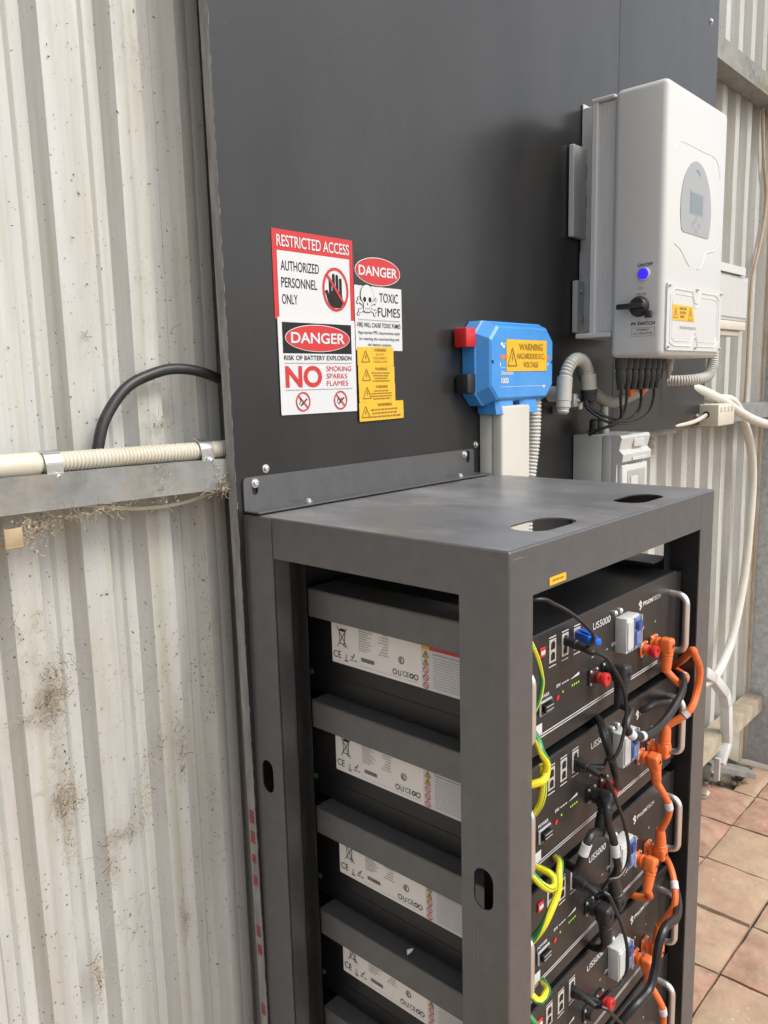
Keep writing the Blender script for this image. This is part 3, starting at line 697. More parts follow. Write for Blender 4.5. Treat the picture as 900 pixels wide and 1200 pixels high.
    P2.line('lettering', [(.040, .0165), (.0425, .0135), (.047, .021)], .0014, kb, 2); P2.scribble('lettering', .037, .051, .009, .0024, q, 2, 9)
    for j in range(11): P2.scribble('lettering', .056, .056+.016+.010*((j*7) % 5)/4, .0640-j*.0036, .0014, q, 2, j); 
    for j in range(9): P2.scribble('lettering', .094+.003*((j*3) % 4), .113, .0640-j*.0043, .0014, q, 2, 40+j)
    for j in range(22): P2.rect('barcode', .060+j*.00115, .0125, .060+j*.00115+.0005+.0004*(j % 3 == 0), .0185, kb, 2)
    P2.ring('approval_marks', .136, .031, .0052, .0052, .0011, kb, 2, 20); P2.text('approval_marks', 'c', .1333, .0285, .0050, kb, None, .02)
    for j, x in enumerate((.124, .1335, .153, .1620)):
        if j in (0, 3): P2.ring('approval_marks', x, .0125, .0042, .0042, .0013, kb, 2, 14)
        elif j == 1: P2.line('approval_marks', [(x-.003, .016), (x-.003, .009), (x+.0015, .009), (x+.0015, .015), (x+.0035, .016)], .001, kb, 2)
        else: P2.ring('approval_marks', x+.001, .0125, .0040, .0040, .0018, kb, 2, 6)
    P2.text('approval_marks', 'CE', .1385, .0090, .0075, kb, .0105)
    P2.rect('rule_line', .054, .0052, .168, .0056, q, 2)
    for j in range(5):
        y = .0490-j*.0108; x = .1795
        if j < 2: P2.poly('hazard_symbol', [(x-.0048, y-.004), (x+.0048, y-.004), (x, y+.0050)], 'yellow', 2); P2.line('hazard_symbol', [(x-.0048, y-.004), (x+.0048, y-.004), (x, y+.0050), (x-.0048, y-.004)], .0007, kb, 3); P2.rect('hazard_symbol', x-.0004, y-.002, x+.0004, y+.002, kb, 3)
        else: P2.prohib('hazard_symbol', x, y, .0048, .0048, .0011, l=2)
    P2.rect('fine_print', .191, .0505, .258, .0522, q, 2)
    for j in range(12): P2.scribble('fine_print', .192, .258-.004*((j*5) % 4), .0460-j*.0037, .0012, q, 2, 70+j)
    P2.build(lo)
    m = MB(); m.lathe((.0788, -.047, zt-.127), -X, [(0, .0045), (.002, .0045), (.003, .002)], 'earth_screw', 10); m.build('earth_screw', o)
    return o
labels = ['topmost black battery module in the rack, with the blue plug beside its model lettering',
          'second black battery module from top, below the one with the blue plug',
          'third black battery module from the top of the rack',
          'fourth black battery module from top, just above the lowest one in view',
          'fifth and lowest visible black battery module, cut by the bottom of the photo']
proto = make_module(labels[0]); mods = [proto]
def copy_thing(src, loc, label):
    r_ = src.copy(); COL.objects.link(r_); r_.location = loc; r_['label'] = label; ROOT[r_.name] = Vector(loc)
    for ch in list(src.children):
        c = ch.copy(); COL.objects.link(c); c.parent = r_
        for gch in list(ch.children):
            d = gch.copy(); COL.objects.link(d); d.parent = c
    return r_
for i in range(1, 5): mods.append(copy_thing(proto, proto.location - Vector((0, 0, .171*i)), labels[i]))
def term(i, k): return V(TX[k], -.434, T-.124-.171*i+TZ[k])
def cap(i, k):
    m = MB(); p = term(i, k); m.lathe(p, -Y, [(0, .0080), (.0125, .0076), (.0140, .0092), (.0190, .0096), (.0205, .0088), (.0206, .0045), (.0190, .0040)], 'red', 20)
    o = mods[i]; mesh = m.build('terminal_cap', o, origin=o.location)
cap(0, 'n1'); cap(0, 'p1'); cap(1, 'n2'); cap(3, 'n2'); cap(2, 'p2') if False else None

# ================================================================== CABLES
def plug(parent, p, d, k, L=.040):
    """right-angled battery plug sitting on a terminal, cable leaving along d"""
    m = MB(); p = Vector(p); d = Vector(d).normalized(); s = d.cross(Y).normalized()
    f = .80 if k == 'orange' else .90
    m.cyl(p, p - Y*.014*f, .0098*f, k, 18); m.cyl(p - Y*.006*f, p - Y*.009*f, .0122*f, k, 18)
    m.obox(p - Y*.025*f + d*.001, s, Y, d, .0235*f, .024*f, .029*f, k, .0055*f, 3)
    m.lathe(p - Y*.026*f + d*.013*f, d, [(0, .0115*f), (.006*f, .0115*f), (.007*f, .0100*f), (.0085*f, .0100*f), (.009*f, .0108*f), (L*.72*f, .0098*f), (L*f, .0080*f)], k, 16)
    m.cyl(p - Y*.0368*f, p - Y*.0380*f, .0055*f, k, 14); m.cyl(p - Y*.0380*f, p - Y*.0384*f, .0035*f, 'blackprint', 12)
    m.build('plug', parent); return p - Y*.026*f + d*(.013*f+L*.9*f)
def sleeve(parent, a, b, r, k='white', name='marker_sleeve'):
    m = MB(); m.cyl(a, b, r, k, 14); m.build(name, parent)
def cable(name, label, cat, pts, r, k, group=None, plugs=(), tags=(), uv=False, seg=10):
    o = thing(name, label, cat, pts[0], group); pts = [Vector(p) for p in pts]
    for (which, p, d, kk) in plugs:
        e = plug(o, p, d, kk)
        if which == 0: pts[0] = e
        else: pts[-1] = e
    m = MB(); m.tube(pts, r, k, seg, uv=uv); m.build('wire', o)
    C = resample(catmull(pts, 14), .004)
    for t, L in tags:
        i = int(t*(len(C)-1)); j = min(len(C)-1, i+max(1, int(L/.004))); sleeve(o, C[i], C[j], r+.0010)
    return o
GO, GB = 'orange battery cables', 'heavy black battery cables'
cable('power_cable', 'orange battery cable leaving the top module downwards towards the right post', 'cable',
      [(.433, -.465, T-.25), (.441, -.469, T-.277), (.465, -.467, T-.286), (.505, -.455, T-.289), (.560, -.40, T-.297)], .0054, 'orange', GO,
      plugs=[(0, term(0, 'p2'), V(-.08, 0, -1), 'orange')], tags=[(.52, .008)])
cable('power_cable', 'orange battery cable in a tall loop by the right post, ending at second module', 'cable',
      [(.535, -.41, T-.30), (.500, -.452, T-.262), (.470, -.478, T-.232), (.462, -.486, T-.236), (.483, -.486, T-.266), (.480, -.484, T-.300), (.455, -.482, T-.325), (.441, -.478, T-.345)], .0056, 'orange', GO,
      plugs=[(1, term(1, 'p2'), V(.12, 0, 1), 'orange')], tags=[(.86, .008)])
cable('power_cable', 'orange battery cable hanging straight from second to third module', 'cable',
      [(.400, -.475, T-.45), (.424, -.470, T-.476), (.433, -.470, T-.500)], .0054, 'orange', GO,
      plugs=[(0, term(1, 'p1'), V(.25, 0, -1), 'orange'), (1, term(2, 'p2'), V(-.1, 0, 1), 'orange')], tags=[(.42, .012)])
cable('power_cable', 'orange battery cable curving from behind third module down to the fourth', 'cable',
      [(.525, -.41, T-.605), (.485, -.45, T-.612), (.462, -.468, T-.632), (.449, -.472, T-.655), (.441, -.472, T-.68)], .0054, 'orange', GO,
      plugs=[(1, term(3, 'p2'), V(.1, 0, 1), 'orange')], tags=[(.52, .012)])
cable('power_cable', 'lowest orange battery cable, running from the fourth module out of view', 'cable',
      [(.400, -.475, T-.77), (.412, -.474, T-.81), (.418, -.474, T-.85), (.410, -.474, T-.90)], .0054, 'orange', GO,
      plugs=[(0, term(3, 'p1'), V(.15, 0, -1), 'orange')], tags=[(.35, .014)])
m3 = cable('power_cable', 'short orange plug lead on left positive terminal of the third module', 'cable',
      [(.400, -.475, T-.60), (.402, -.452, T-.622), (.400, -.43, T-.629), (.395, -.38, T-.629)], .0054, 'orange', GO, plugs=[(0, term(2, 'p1'), V(-.35, 0, -1), 'orange')])
cable('power_cable', 'glossy black battery cable swinging from the top module across to right post', 'cable',
      [(.284, -.47, T-.25), (.262, -.477, T-.262), (.238, -.482, T-.272), (.250, -.487, T-.290), (.285, -.490, T-.300), (.330, -.490, T-.302), (.372, -.490, T-.293), (.416, -.486, T-.279), (.460, -.468, T-.274), (.540, -.42, T-.30)], .0056, 'black', GB,
      plugs=[(0, term(0, 'n2'), V(-.15, 0, -1), 'plug_black')], tags=[(.155, .012), (.24, .010)])
cable('power_cable', 'black battery cable dropping from under the top module to the second one', 'cable',
      [(.287, -.40, T-.289), (.247, -.44, T-.281), (.222, -.46, T-.289), (.230, -.466, T-.318), (.246, -.466, T-.351), (.280, -.455, T-.385)], .0056, 'black', GB)
cable('power_cable', 'black battery cable with big angled plug between second and third modules', 'cable',
      [(.20, -.47, T-.42), (.158, -.477, T-.392), (.143, -.475, T-.410), (.150, -.464, T-.440), (.172, -.445, T-.462), (.19, -.40, T-.463)], .0056, 'black', GB,
      plugs=[(0, term(1, 'n1'), V(-.55, 0, -1), 'plug_black')], tags=[(.42, .016)])
cable('power_cable', 'black battery cable with white tag running down past the breaker of third module', 'cable',
      [(.250, -.44, T-.390), (.212, -.47, T-.380), (.208, -.475, T-.400), (.225, -.475, T-.434), (.233, -.475, T-.461), (.245, -.472, T-.485), (.262, -.468, T-.505)], .0054, 'black', GB,
      plugs=[(1, term(2, 'n2'), V(-.35, 0, 1), 'plug_black')], tags=[(.58, .02)])
m = cable('power_cable', 'black plug lead pointing down from left negative terminal of third module', 'cable',
      [(.243, -.47, T-.62), (.246, -.448, T-.622), (.252, -.42, T-.629), (.26, -.38, T-.629)], .0054, 'black', GB, plugs=[(0, term(2, 'n1'), V(.1, 0, -1), 'plug_black')])
cable('power_cable', 'longest black battery cable, curving from right post down across the fourth module', 'cable',
      [(.560, -.41, T-.645), (.485, -.462, T-.655), (.430, -.485, T-.655), (.375, -.490, T-.640), (.352, -.490, T-.655), (.340, -.490, T-.690), (.320, -.490, T-.712), (.283, -.485, T-.718), (.262, -.47, T-.745), (.262, -.45, T-.79)], .0066, 'black', GB)
cable('power_cable', 'short black battery cable tucked in the gap below the top module', 'cable',
      [(.43, -.37, T-.337), (.400, -.43, T-.318), (.425, -.442, T-.312), (.475, -.442, T-.325), (.52, -.42, T-.34)], .0056, 'black', GB)
m = cable('power_cable', 'black plug lead on left negative terminal of the lowest module in view', 'cable',
      [(.243, -.47, T-.96), (.243, -.455, T-.968), (.25, -.42, T-.972), (.26, -.38, T-.972)], .0054, 'black', GB, plugs=[(0, term(4, 'n1'), V(.05, 0, -1), 'plug_black')])
# thin network leads between the modules, with moulded plugs
GN = 'thin black network leads between modules'
def netplug(parent, p, d):
    m = MB(); p = Vector(p); d = Vector(d).normalized(); s = d.cross(Z).normalized(); u = s.cross(d)
    m.obox(p - Y*.003, X, Y, Z, .0100, .008, .0085, 'plug_black', .0008, 1)
    m.lathe(p - Y*.006, d, [(0, .0058), (.012, .0058), (.013, .0048), (.030, .0044), (.034, .0030)], 'plug_black', 12)
    m.build('plug', parent); return p - Y*.006 + d*.032
def net(label, i0, jack0, pts, i1=None, jack1=None, d0=V(1, -.55, -.35), d1=V(1, -.55, -.1)):
    zt = lambda i: T-.124-.171*i
    o = thing('network_lead', label, 'cable', pts[0], GN); pts = [Vector(p) for p in pts]
    if i0 is not None:
        x, dz = jack0; pts = [netplug(o, V(x, -.431, zt(i0)+dz), d0)] + pts
    if i1 is not None:
        x, dz = jack1; pts = pts + [netplug(o, V(x, -.431, zt(i1)+dz), d1)]
    m = MB(); m.tube(pts, .0025, 'black', 8); m.build('wire', o); return o
o = net('thin black network lead arching from left post to the blue plug of top module', None, None,
        [(.040, -.40, T-.082), (.068, -.45, T-.068), (.098, -.455, T-.080), (.117, -.465, T-.093), (.134, -.475, T-.110), (.143, -.482, T-.124), (.142, -.482, T-.135), (.138, -.476, T-.1385)], 0, (.1665, -.0225), d1=V(-.2, -1, -.1))
net('network lead looping from the top module down to the second module', 0, (.167, -.0245), [(.176, -.480, T-.160), (.193, -.485, T-.180), (.216, -.487, T-.211), (.226, -.488, T-.243), (.220, -.488, T-.274), (.207, -.487, T-.296), (.200, -.480, T-.309), (.213, -.470, T-.312)], 1, (.1975, -.0365-.0), d0=V(.1, -1, -.25), d1=V(.75, -1, .1))
net('network lead looping from the second module down to the third module', 1, (.1975, -.0275), [(.186, -.482, T-.326), (.201, -.487, T-.357), (.226, -.488, T-.402), (.243, -.488, T-.445), (.240, -.488, T-.471), (.220, -.486, T-.481), (.208, -.478, T-.482)], 2, (.1975, -.0365), d0=V(-.05, -1, -.25), d1=V(.35, -1, 0))
net('network lead looping from the third module down to the fourth module', 2, (.1975, -.0275), [(.190, -.484, T-.490), (.205, -.487, T-.516), (.232, -.488, T-.563), (.249, -.488, T-.609), (.246, -.488, T-.640), (.226, -.487, T-.650), (.212, -.480, T-.650)], 4-1, (.1975, -.0365+.003), d0=V(-.05, -1, -.25), d1=V(.35, -1, 0))
net('network lead leaving the fourth module downwards to the lowest module in view', 3, (.1975, -.0275), [(.192, -.484, T-.662), (.221, -.486, T-.695), (.250, -.486, T-.735), (.262, -.485, T-.79), (.250, -.482, T-.825), (.225, -.474, T-.835)], 4, (.1975, -.0365), d0=V(.0, -1, -.25), d1=V(.35, -1, 0))
bp_ = thing('network_plug', 'bright blue network plug standing out of the top module beside its lettering', 'plug', (.197, -.431, T-.146), None)
m = MB(); d = V(-.55, -1, .05).normalized(); s = d.cross(Z).normalized()
m.obox((.1955, -.437, T-.1465), s, d, Z, .013, .014, .012, 'blue_plug', .001, 1)
m.obox(Vector((.1955, -.437, T-.1465)) + d*.016, s, d, Z, .0135, .022, .0125, 'blue_plug', .002, 2); m.obox(Vector((.1955, -.437, T-.1385)) + d*.012, s, d, Z, .007, .026, .002, 'blue_plug', .0008, 1); m.build('plug_body', bp_)
m = MB(); m.obox(Vector((.1955, -.437, T-.1455)) + d*.034, s, d, Z, .010, .014, .010, 'blue_plug', .003, 2); m.build('plug_boot', bp_)
GE = 'green and yellow earth wires by the left post'
E_ = [('thin green and yellow earth wire running down beside the top module', [(.062, -.42, T-.085), (.070, -.445, T-.131), (.080, -.449, T-.165), (.080, -.449, T-.180), (.076, -.447, T-.197), (.070, -.438, T-.222)], .0028),
      ('thick earth wire hooking over the top corner of the second module', [(.085, -.415, T-.225), (.074, -.445, T-.240), (.066, -.457, T-.252), (.071, -.462, T-.266), (.070, -.462, T-.280), (.060, -.462, T-.286), (.045, -.445, T-.292)], .0048),
      ('straight earth wire dropping along the left edge of the second module', [(.072, -.456, T-.272), (.072, -.457, T-.300), (.071, -.452, T-.325), (.070, -.435, T-.352)], .0048),
      ('earth wire bent in a U shape between second and third modules', [(.060, -.44, T-.405), (.066, -.456, T-.422), (.078, -.462, T-.434), (.091, -.462, T-.437), (.095, -.458, T-.427), (.095, -.435, T-.425)], .0048),
      ('long green and yellow earth wire slanting down across the third module', [(.170, -.405, T-.455), (.130, -.447, T-.428), (.107, -.460, T-.430), (.100, -.462, T-.450), (.084, -.462, T-.466), (.071, -.457, T-.486), (.066, -.440, T-.515)], .0048),
      ('lowest earth wire, hooked round the left edge between third and fourth modules', [(.140, -.405, T-.615), (.101, -.447, T-.592), (.075, -.460, T-.580), (.062, -.458, T-.581), (.060, -.44, T-.570)], .0048),
      ('earth wire entering the fourth module bay beside the left post at photo bottom', [(.056, -.44, T-.600), (.062, -.456, T-.618), (.066, -.458, T-.645), (.066, -.450, T-.69)], .0046)]
for lb, pts, r in E_: cable('earth_wire', lb, 'wire', pts, r, 'earth', GE, uv=True)
fl = MB(); fl.tube([(.058, -.247, T-.6205), (.057, -.250, T-.614), (.060, -.256, T-.608)], .003, 'white', 6, rad=lambda t: .0008+.0028*math.sin(math.pi*min(1, t*1.05)))
tag(fl.build('white_flake', origin=(.058, -.25, T-.622)), 'tiny white curled flake lying on a side rail of the rack', 'flake')
gw = cable('earth_wire', 'pale green wire sagging under the top panel on the left side of the rack', 'wire', [(.12, -.17, T-.050), (.11, -.21, T-.054), (.11, -.26, T-.062), (.11, -.31, T-.062), (.13, -.36, T-.055)], .004, 'green_wire' if False else 'earth', GE, uv=True)

# ================================================================== BLUE DISTRIBUTOR BOX
bd = thing('distributor_box', 'blue plastic battery distributor box with yellow hazardous voltage label', 'electrical box', (.65, 0, T+.15))
m = MB(); y1 = -.058
def loft(mb, loops, k):
    n = len(loops[0]); vs = [p for l in loops for p in l]; fs = [[i*n+j, i*n+(j+1) % n, (i+1)*n+(j+1) % n, (i+1)*n+j] for i in range(len(loops)-1) for j in range(n)]
    fs += [list(range(n)), [(len(loops)-1)*n+j for j in range(n)][::-1]]; mb.add(vs, fs, k)
def octa(x0, x1, z0, z1, c, y): return [V(x0+c, y, z0), V(x1-c, y, z0), V(x1, y, z0+c), V(x1, y, z1-c), V(x1-c, y, z1), V(x0+c, y, z1), V(x0, y, z1-c), V(x0, y, z0+c)]
loft(m, [octa(.532, .782, T+.135, T+.294, .022, -.002), octa(.532, .782, T+.135, T+.294, .022, -.030), octa(.534, .780, T+.137, T+.292, .023, -.032),
         octa(.543, .768, T+.146, T+.284, .024, -.055), octa(.5465, .764, T+.150, T+.280, .024, -.0585)], 'blue')
m.build('housing', bd, smooth=20)
for x in (.606, .692):
    m = MB(); loft(m, [[V(x+a*.030*s_, -.022+b*.024*s_-.010*(1-t), T+.118+t*.060) for a, b in ((-1, -.7), (-.7, -1), (.7, -1), (1, -.7), (1, .7), (.7, 1), (-.7, 1), (-1, .7))] for t, s_ in ((0, 1), (.5, 1), (.75, .9), (1, .55))], 'blue'); m.build('cable_gland', bd, smooth=25)
m = MB(); m.box((.575, -.004, T+.118), (.600, -.034, T+.140), 'blue', .004); m.build('mounting_foot', bd)
m = MB(); m.box((.502, -.004, T+.244), (.534, -.034, T+.280), 'red', .004, 2); m.build('positive_terminal_cap', bd)
m = MB(); m.box((.508, -.004, T+.160), (.534, -.032, T+.196), 'plug_black', .003, 2); m.build('negative_terminal_cap', bd)
for x in (.5495, .763):
    m = MB(); m.cyl((x, -.056, T+.217), (x, -.0595, T+.217), .0032, 'plug_black', 14); m.build('screw_hole', bd)
P = Print((.5465, -.0586, T+.150), X, Z, -Y); q = 'white'
P.rect('print', .027, .0720, .205, .0790, 'orange', 1); P.rect('print', .030, .0555, .198, .0563, q, 1); P.rect('print', .030, .0195, .180, .0203, q, 1)
P.ell('logo_mark', .0335, .1000, .0045, .0034, q, 1); P.ell('logo_mark', .0400, .0955, .0045, .0034, q, 1); P.ell('logo_mark', .0445, .1010, .0020, .0020, q, 1)
P.rect('print', .0265, .0585, .030, .0655, q, 1); P.rect('print', .198, .0600, .202, .0655, q, 1)
P.text('lettering', 'Distributor', .030, .0425, .0072, q, .043, .03); P.text('lettering', '1000', .080, .0425, .0072, q, .014, .02) if False else None
P.text('lettering', '1000', .030, .0262, .0108, q, .026, .05); P.scribble('lettering', .180, .198, .0165, .0045, q, 1, 4)
P.build(bd)
P = Print((.5945, -.0587, T+.199), X, Z, -Y); b = label_base(P, .146, .060, 'yellow'); lb = b.build('hazard_label', bd)
P.warn('triangle_symbol', .020, .0105, .031, .034, 'brown', 2, .09)
P.text('lettering', 'WARNING', .0865, .0400, .0135, 'brown', .086, .012, 'c'); P.text('lettering', 'HAZARDOUS D.C.', .0865, .0235, .0110, 'brown', .100, .01, 'c'); P.text('lettering', 'VOLTAGE', .0865, .0070, .0110, 'brown', .054, .01, 'c')
P.build(lb)
# cream trunking below it, and a ribbed conduit beside
tr = thing('cable_trunking', 'cream square plastic trunking running down from the blue box', 'trunking', (.635, 0, .05))
m = MB(); m.box((.587, -.0015, .05), (.684, -.0310, T+.1345), 'duct', .002); m.build('base_channel', tr)
m = MB(); m.box((.5855, -.0312, .05), (.6855, -.0560, T+.1340), 'duct', .005, 3); m.build('lid', tr)
def corrugated(name, label, pts, r, k, group=None, pitch=.0055, depth=.0022, seg=14):
    o = thing(name, label, 'conduit', pts[0], group); m = MB(); m.tube(pts, r, k, seg, corr=(pitch, depth)); m.build('ribbed_tube', o, smooth=60); return o
corrugated('flexible_conduit', 'grey ribbed conduit hanging beside the cream trunking under the blue box', [(.742, -.028, T+.150), (.742, -.028, T+.10), (.741, -.026, T+.05), (.735, -.022, T-.01), (.728, -.020, T-.06), (.724, -.02, T-.16), (.722, -.02, T-.5)], .0165, 'pvc', pitch=.0075, depth=.003)

# ================================================================== INVERTER
iv = thing('inverter', 'tall white wall inverter with lit blue button and oval grey display', 'inverter', (1.03, 0, T+.222))
x0, x1, z0, z1 = .876, 1.197, T+.222, T+.748
m = MB(); m.box((x0, -.129, z0), (x1, -.2405, z1), 'inv', .013, 4); m.build('cover', iv)
m = MB(); m.box((x0+.012, -.086, z0+.055), (x1-.012, -.1285, z1-.012), 'sink', .002, 1)
for y_ in (-.099, -.108, -.117): m.box((x0+.0112, y_, z0+.060), (x0+.0126, y_-.0012, z1-.016), 'inv_side')
m.build('heat_sink', iv)
m = MB(); m.box((x0+.006, -.077, z0+.05), (x0+.030, -.0905, z1-.006), 'inv_side', .002, 1); m.box((.962, -.047, z0+.06), (1.16, -.0855, z1-.014), 'inv_side', .002, 1); m.box((x0+.004, -.046, z0+.045), (x1-.01, -.128, z0+.0555), 'inv_side', .002, 1); m.box((x0+.004, -.076, z1-.012), (x1-.01, -.128, z1-.004), 'inv_side', .002, 1); m.build('side_frame', iv)
m = MB(); m.box((.980, -.0015, T+.46), (1.17, -.0045, T+.775), 'inv_side', .001, 1); m.box((.980, -.0045, T+.46), (.983, -.047, T+.765), 'inv_side', .001, 1)
m.box((.922, -.0020, T+.489), (.992, -.0150, T+.680), 'inv', .002, 1)
for z, h in ((T+.615, .03), (T+.555, .026)): m.box((.975, -.0148, z), (.981, -.0156, z+h), 'grey_print')
m.build('mounting_plate', iv)
m = MB(); m.box((.976, -.0015, T+.286), (1.12, -.0045, T+.462), 'inv_side', .001, 1); m.box((.976, -.0045, T+.286), (.979, -.047, T+.462), 'inv_side', .001, 1); m.box((.944, -.0020, T+.284), (.985, -.0150, T+.398), 'inv', .002, 1)
m.build('mounting_plate', iv)
for p in ((.984, -.016, T+.640), (.984, -.016, T+.53), (.962, -.0155, T+.375), (.962, -.0155, T+.315)): bolt(iv, 'screw', p, -Y, .0045)
yf = -.2405
m = MB()                                     # oval glass
ol = [(1.029+.0815*math.cos(R(a)), T+.520+.098*math.sin(R(a))) for a in range(-28, 209, 6)] + [(.9665, T+.4725), (1.0985, T+.4725)]
m.plate((0, yf-.0012, 0), X, Z, -Y, ol, [], .0015, 'glass'); gl = m.build('display_glass', iv)
P = Print((1.029, yf-.0013, T+.52), X, Z, -Y)
P.rect('screen', -.034, -.008, .036, .038, 'grey_print', 1); P.rect('screen', -.031, -.005, .033, .035, 'lcd', 2)
for a, b in ((0, .012), (-.016, 0), (.016, 0), (0, -.012)): P.ring('buttons', a, -.028+b, .0055, .0055, .001, 'grey_print', 1, 14)
P.line('logo_mark', [(-.006, .078), (.002, .082), (.010, .076), (.015, .073)], .004, 'blue_toggle', 1); P.build(gl)
def ridge(mb, pts, r, y, k='inv'):
    mb.tube([V(a, y, b) for a, b in pts], r, k, 8)
m = MB(); ridge(m, [(.915, T+.622), (.935, T+.640), (.960, T+.643), (1.05, T+.643), (1.12, T+.643), (1.145, T+.630), (1.158, T+.605)], .0016, yf+.0009); m.build('moulded_relief', iv); m = MB()
ridge(m, [(.925, T+.445), (.955, T+.437), (.985, T+.418), (1.003, T+.408)], .0022, yf+.0010); m.build('moulded_relief', iv); m = MB(); ridge(m, [(1.045, T+.405), (1.068, T+.412), (1.09, T+.440), (1.115, T+.447), (1.14, T+.452), (1.160, T+.462)], .0022, yf+.0010)
m.build('moulded_relief', iv)
m = MB(); m.plate((0, yf-.0040, 0), X, Z, -Y, rrect(.889, T+.2345, 1.186, T+.3685, .006, 3), [], .0045, 'inv'); lc = m.build('lower_cover', iv)
def relief_loop(c):
    return [(.905+c, T+.250+c), (.925, T+.244+c), (1.012, T+.244+c), (1.026, T+.262+c), (1.040, T+.262+c), (1.052, T+.244+c), (1.150, T+.244+c), (1.170-c, T+.256+c), (1.170-c, T+.346-c), (1.150, T+.357-c), (1.060, T+.357-c), (1.046, T+.334-c), (1.030, T+.334-c), (1.016, T+.357-c), (.925, T+.357-c), (.905+c, T+.346-c), (.905+c, T+.250+c)]
m = MB(); m.tube([V(a, yf-.0032, b) for a, b in relief_loop(0)], .0022, 'inv', 8, smooth=False); m.build('moulded_relief', lc); m = MB(); m.tube([V(a, yf-.0035, b) for a, b in relief_loop(.010)], .0014, 'inv', 8, smooth=False)
m.build('moulded_relief', lc)
for a in (.896, 1.038, 1.179):
    for b in (T+.2415, T+.3615): bolt(lc, 'screw', (a, yf-.004, b), -Y, .0026, 'sink')
P = Print((.918, yf-.0042, T+.294), X, Z, -Y); P.N = -Y
m = MB(); m.plate((.914, yf-.0048, T+.2950), X, Z, -Y, [(0, 0), (.118, 0), (.106, .031), (0, .031)], [], .0008, 'yellow'); lb = m.build('hazard_label', lc)
P = Print((.914, yf-.0049, T+.2950), X, Z, -Y)
P.warn('triangle_symbol', .016, .005, .020, .021, 'brown', 1); P.warn('triangle_symbol', .092, .003, .022, .025, 'brown', 1)
for j, w_ in enumerate((.036, .030, .026)): P.scribble('fine_print', .053-w_/2, .053+w_/2, .022-j*.008, .0048, 'brown', 1, j)
P.build(lb)
P = Print((.955, yf-.0043, T+.279), X, Z, -Y); P.scribble('fine_print', 0, .085, 0, .005, 'grey_print', 1, 21); P.build(lc)
P = Print((x0-.0002, 0, 0), -Y, Z, -X); q = 'blackprint'
P.text('lettering', 'ON/OFF', .203, T+.4005, .0070, q, .032, .01, 'c'); P.text('lettering', 'ON', .194, T+.3565, .0055, 'grey_print', .012, 0, 'c'); P.scribble('lettering', .186, .206, T+.3455, .004, 'grey_print', 1, 3)
P.text('lettering', 'PV SWITCH', .201, T+.2855, .0070, q, .050, .02, 'c')
P.line('framed_note', [(.177, T+.264), (.226, T+.264), (.226, T+.281), (.177, T+.281), (.177, T+.264)], .0010, 'grey_print', 1); P.text('lettering', 'PV ARRAY', .2015, T+.2745, .0042, q, .026, 0, 'c'); P.text('lettering', 'D.C. ISOLATOR', .2015, T+.2675, .0042, q, .040, 0, 'c')
P.build(iv)
m = MB(); m.lathe((x0, -.201, T+.386), -X, [(0, .0135), (.003, .0135), (.004, .012), (.0045, .0105)], 'chrome', 24); pb = m.build('power_button', iv)
m = MB(); m.lathe((x0-.0044, -.201, T+.386), -X, [(0, .0108), (.0020, .0104), (.0024, .005)], 'blue_led', 24); m.build('lit_ring', pb)
m = MB(); m.lathe((x0, -.193, T+.323), -X, [(0, .0205), (.005, .0205), (.007, .0185), (.012, .0180), (.014, .0165)], 'plug_black', 28)
m.obox((x0-.015, -.180, T+.324), -Y, X, Z, .058, .014, .011, 'plug_black', .003, 2); m.obox((x0-.012, -.217, T+.306), -Y, X, Z, .014, .010, .014, 'plug_black', .002, 2); m.build('isolator_knob', iv)
# connectors underneath
for i, x in enumerate((.898, .926, .956, .986, 1.018, 1.046, 1.074)):
    m = MB(); k = 'plug_black'; y = -.145
    m.lathe((x, y, z0+.004), -Z, [(0, .0125), (.026, .0125), (.027, .0100), (.034, .0110), (.050, .0105), (.060, .0080), (.070, .0070)], k, 14)
    m.build('panel_connector', iv)
for x in (.975, 1.035):
    m = MB(); m.lathe((x+.006, -.128, z0-.034), -Z, [(0, .0062), (.020, .0062), (.022, .0098), (.036, .0094), (.050, .002)], 'orange_tag', 14); m.build('orange_clip', iv)
for i, x in enumerate((1.105, 1.135, 1.165, 1.18)):
    m = MB(); m.lathe((x, -.11-.02*(i % 2), z0+.004), -Z, [(0, .012), (.012, .012), (.013, .0095), (.030, .0095), (.032, .006), (.05, .004)], ('breaker', 'plug_black', 'plug_black', 'pvc_dark')[i], 12); m.build('cable_gland', iv)
GV = 'black solar cables under the inverter'
for lb, pts in (('black solar cable from first connector under the inverter down to the switch box', [(.902, -.145, T+.160), (.905, -.143, T+.13), (.915, -.14, T+.10), (.93, -.12, T+.082), (.92, -.09, T+.072), (.905, -.07, T+.062)]),
                ('black solar cable from second connector under inverter, crossing the first one', [(.930, -.145, T+.160), (.931, -.143, T+.13), (.926, -.14, T+.105), (.905, -.13, T+.085), (.89, -.11, T+.075), (.886, -.08, T+.060)]),
                ('black solar cable sagging from third connector to the black gland at left', [(1.000, -.145, T+.160), (1.004, -.142, T+.12), (.99, -.135, T+.098), (.95, -.13, T+.090), (.91, -.115, T+.096), (.885, -.085, T+.118), (.878, -.075, T+.135)]),
                ('lowest sagging black solar cable from the rightmost connectors to the black gland', [(1.066, -.145, T+.160), (1.070, -.142, T+.13), (1.052, -.138, T+.100), (1.00, -.132, T+.084), (.95, -.125, T+.082), (.91, -.11, T+.088), (.882, -.08, T+.116), (.874, -.075, T+.135)])):
    o = thing('solar_cable', lb, 'cable', pts[0], GV); m = MB(); m.tube(pts, .0034, 'black', 8); m.build('wire', o)
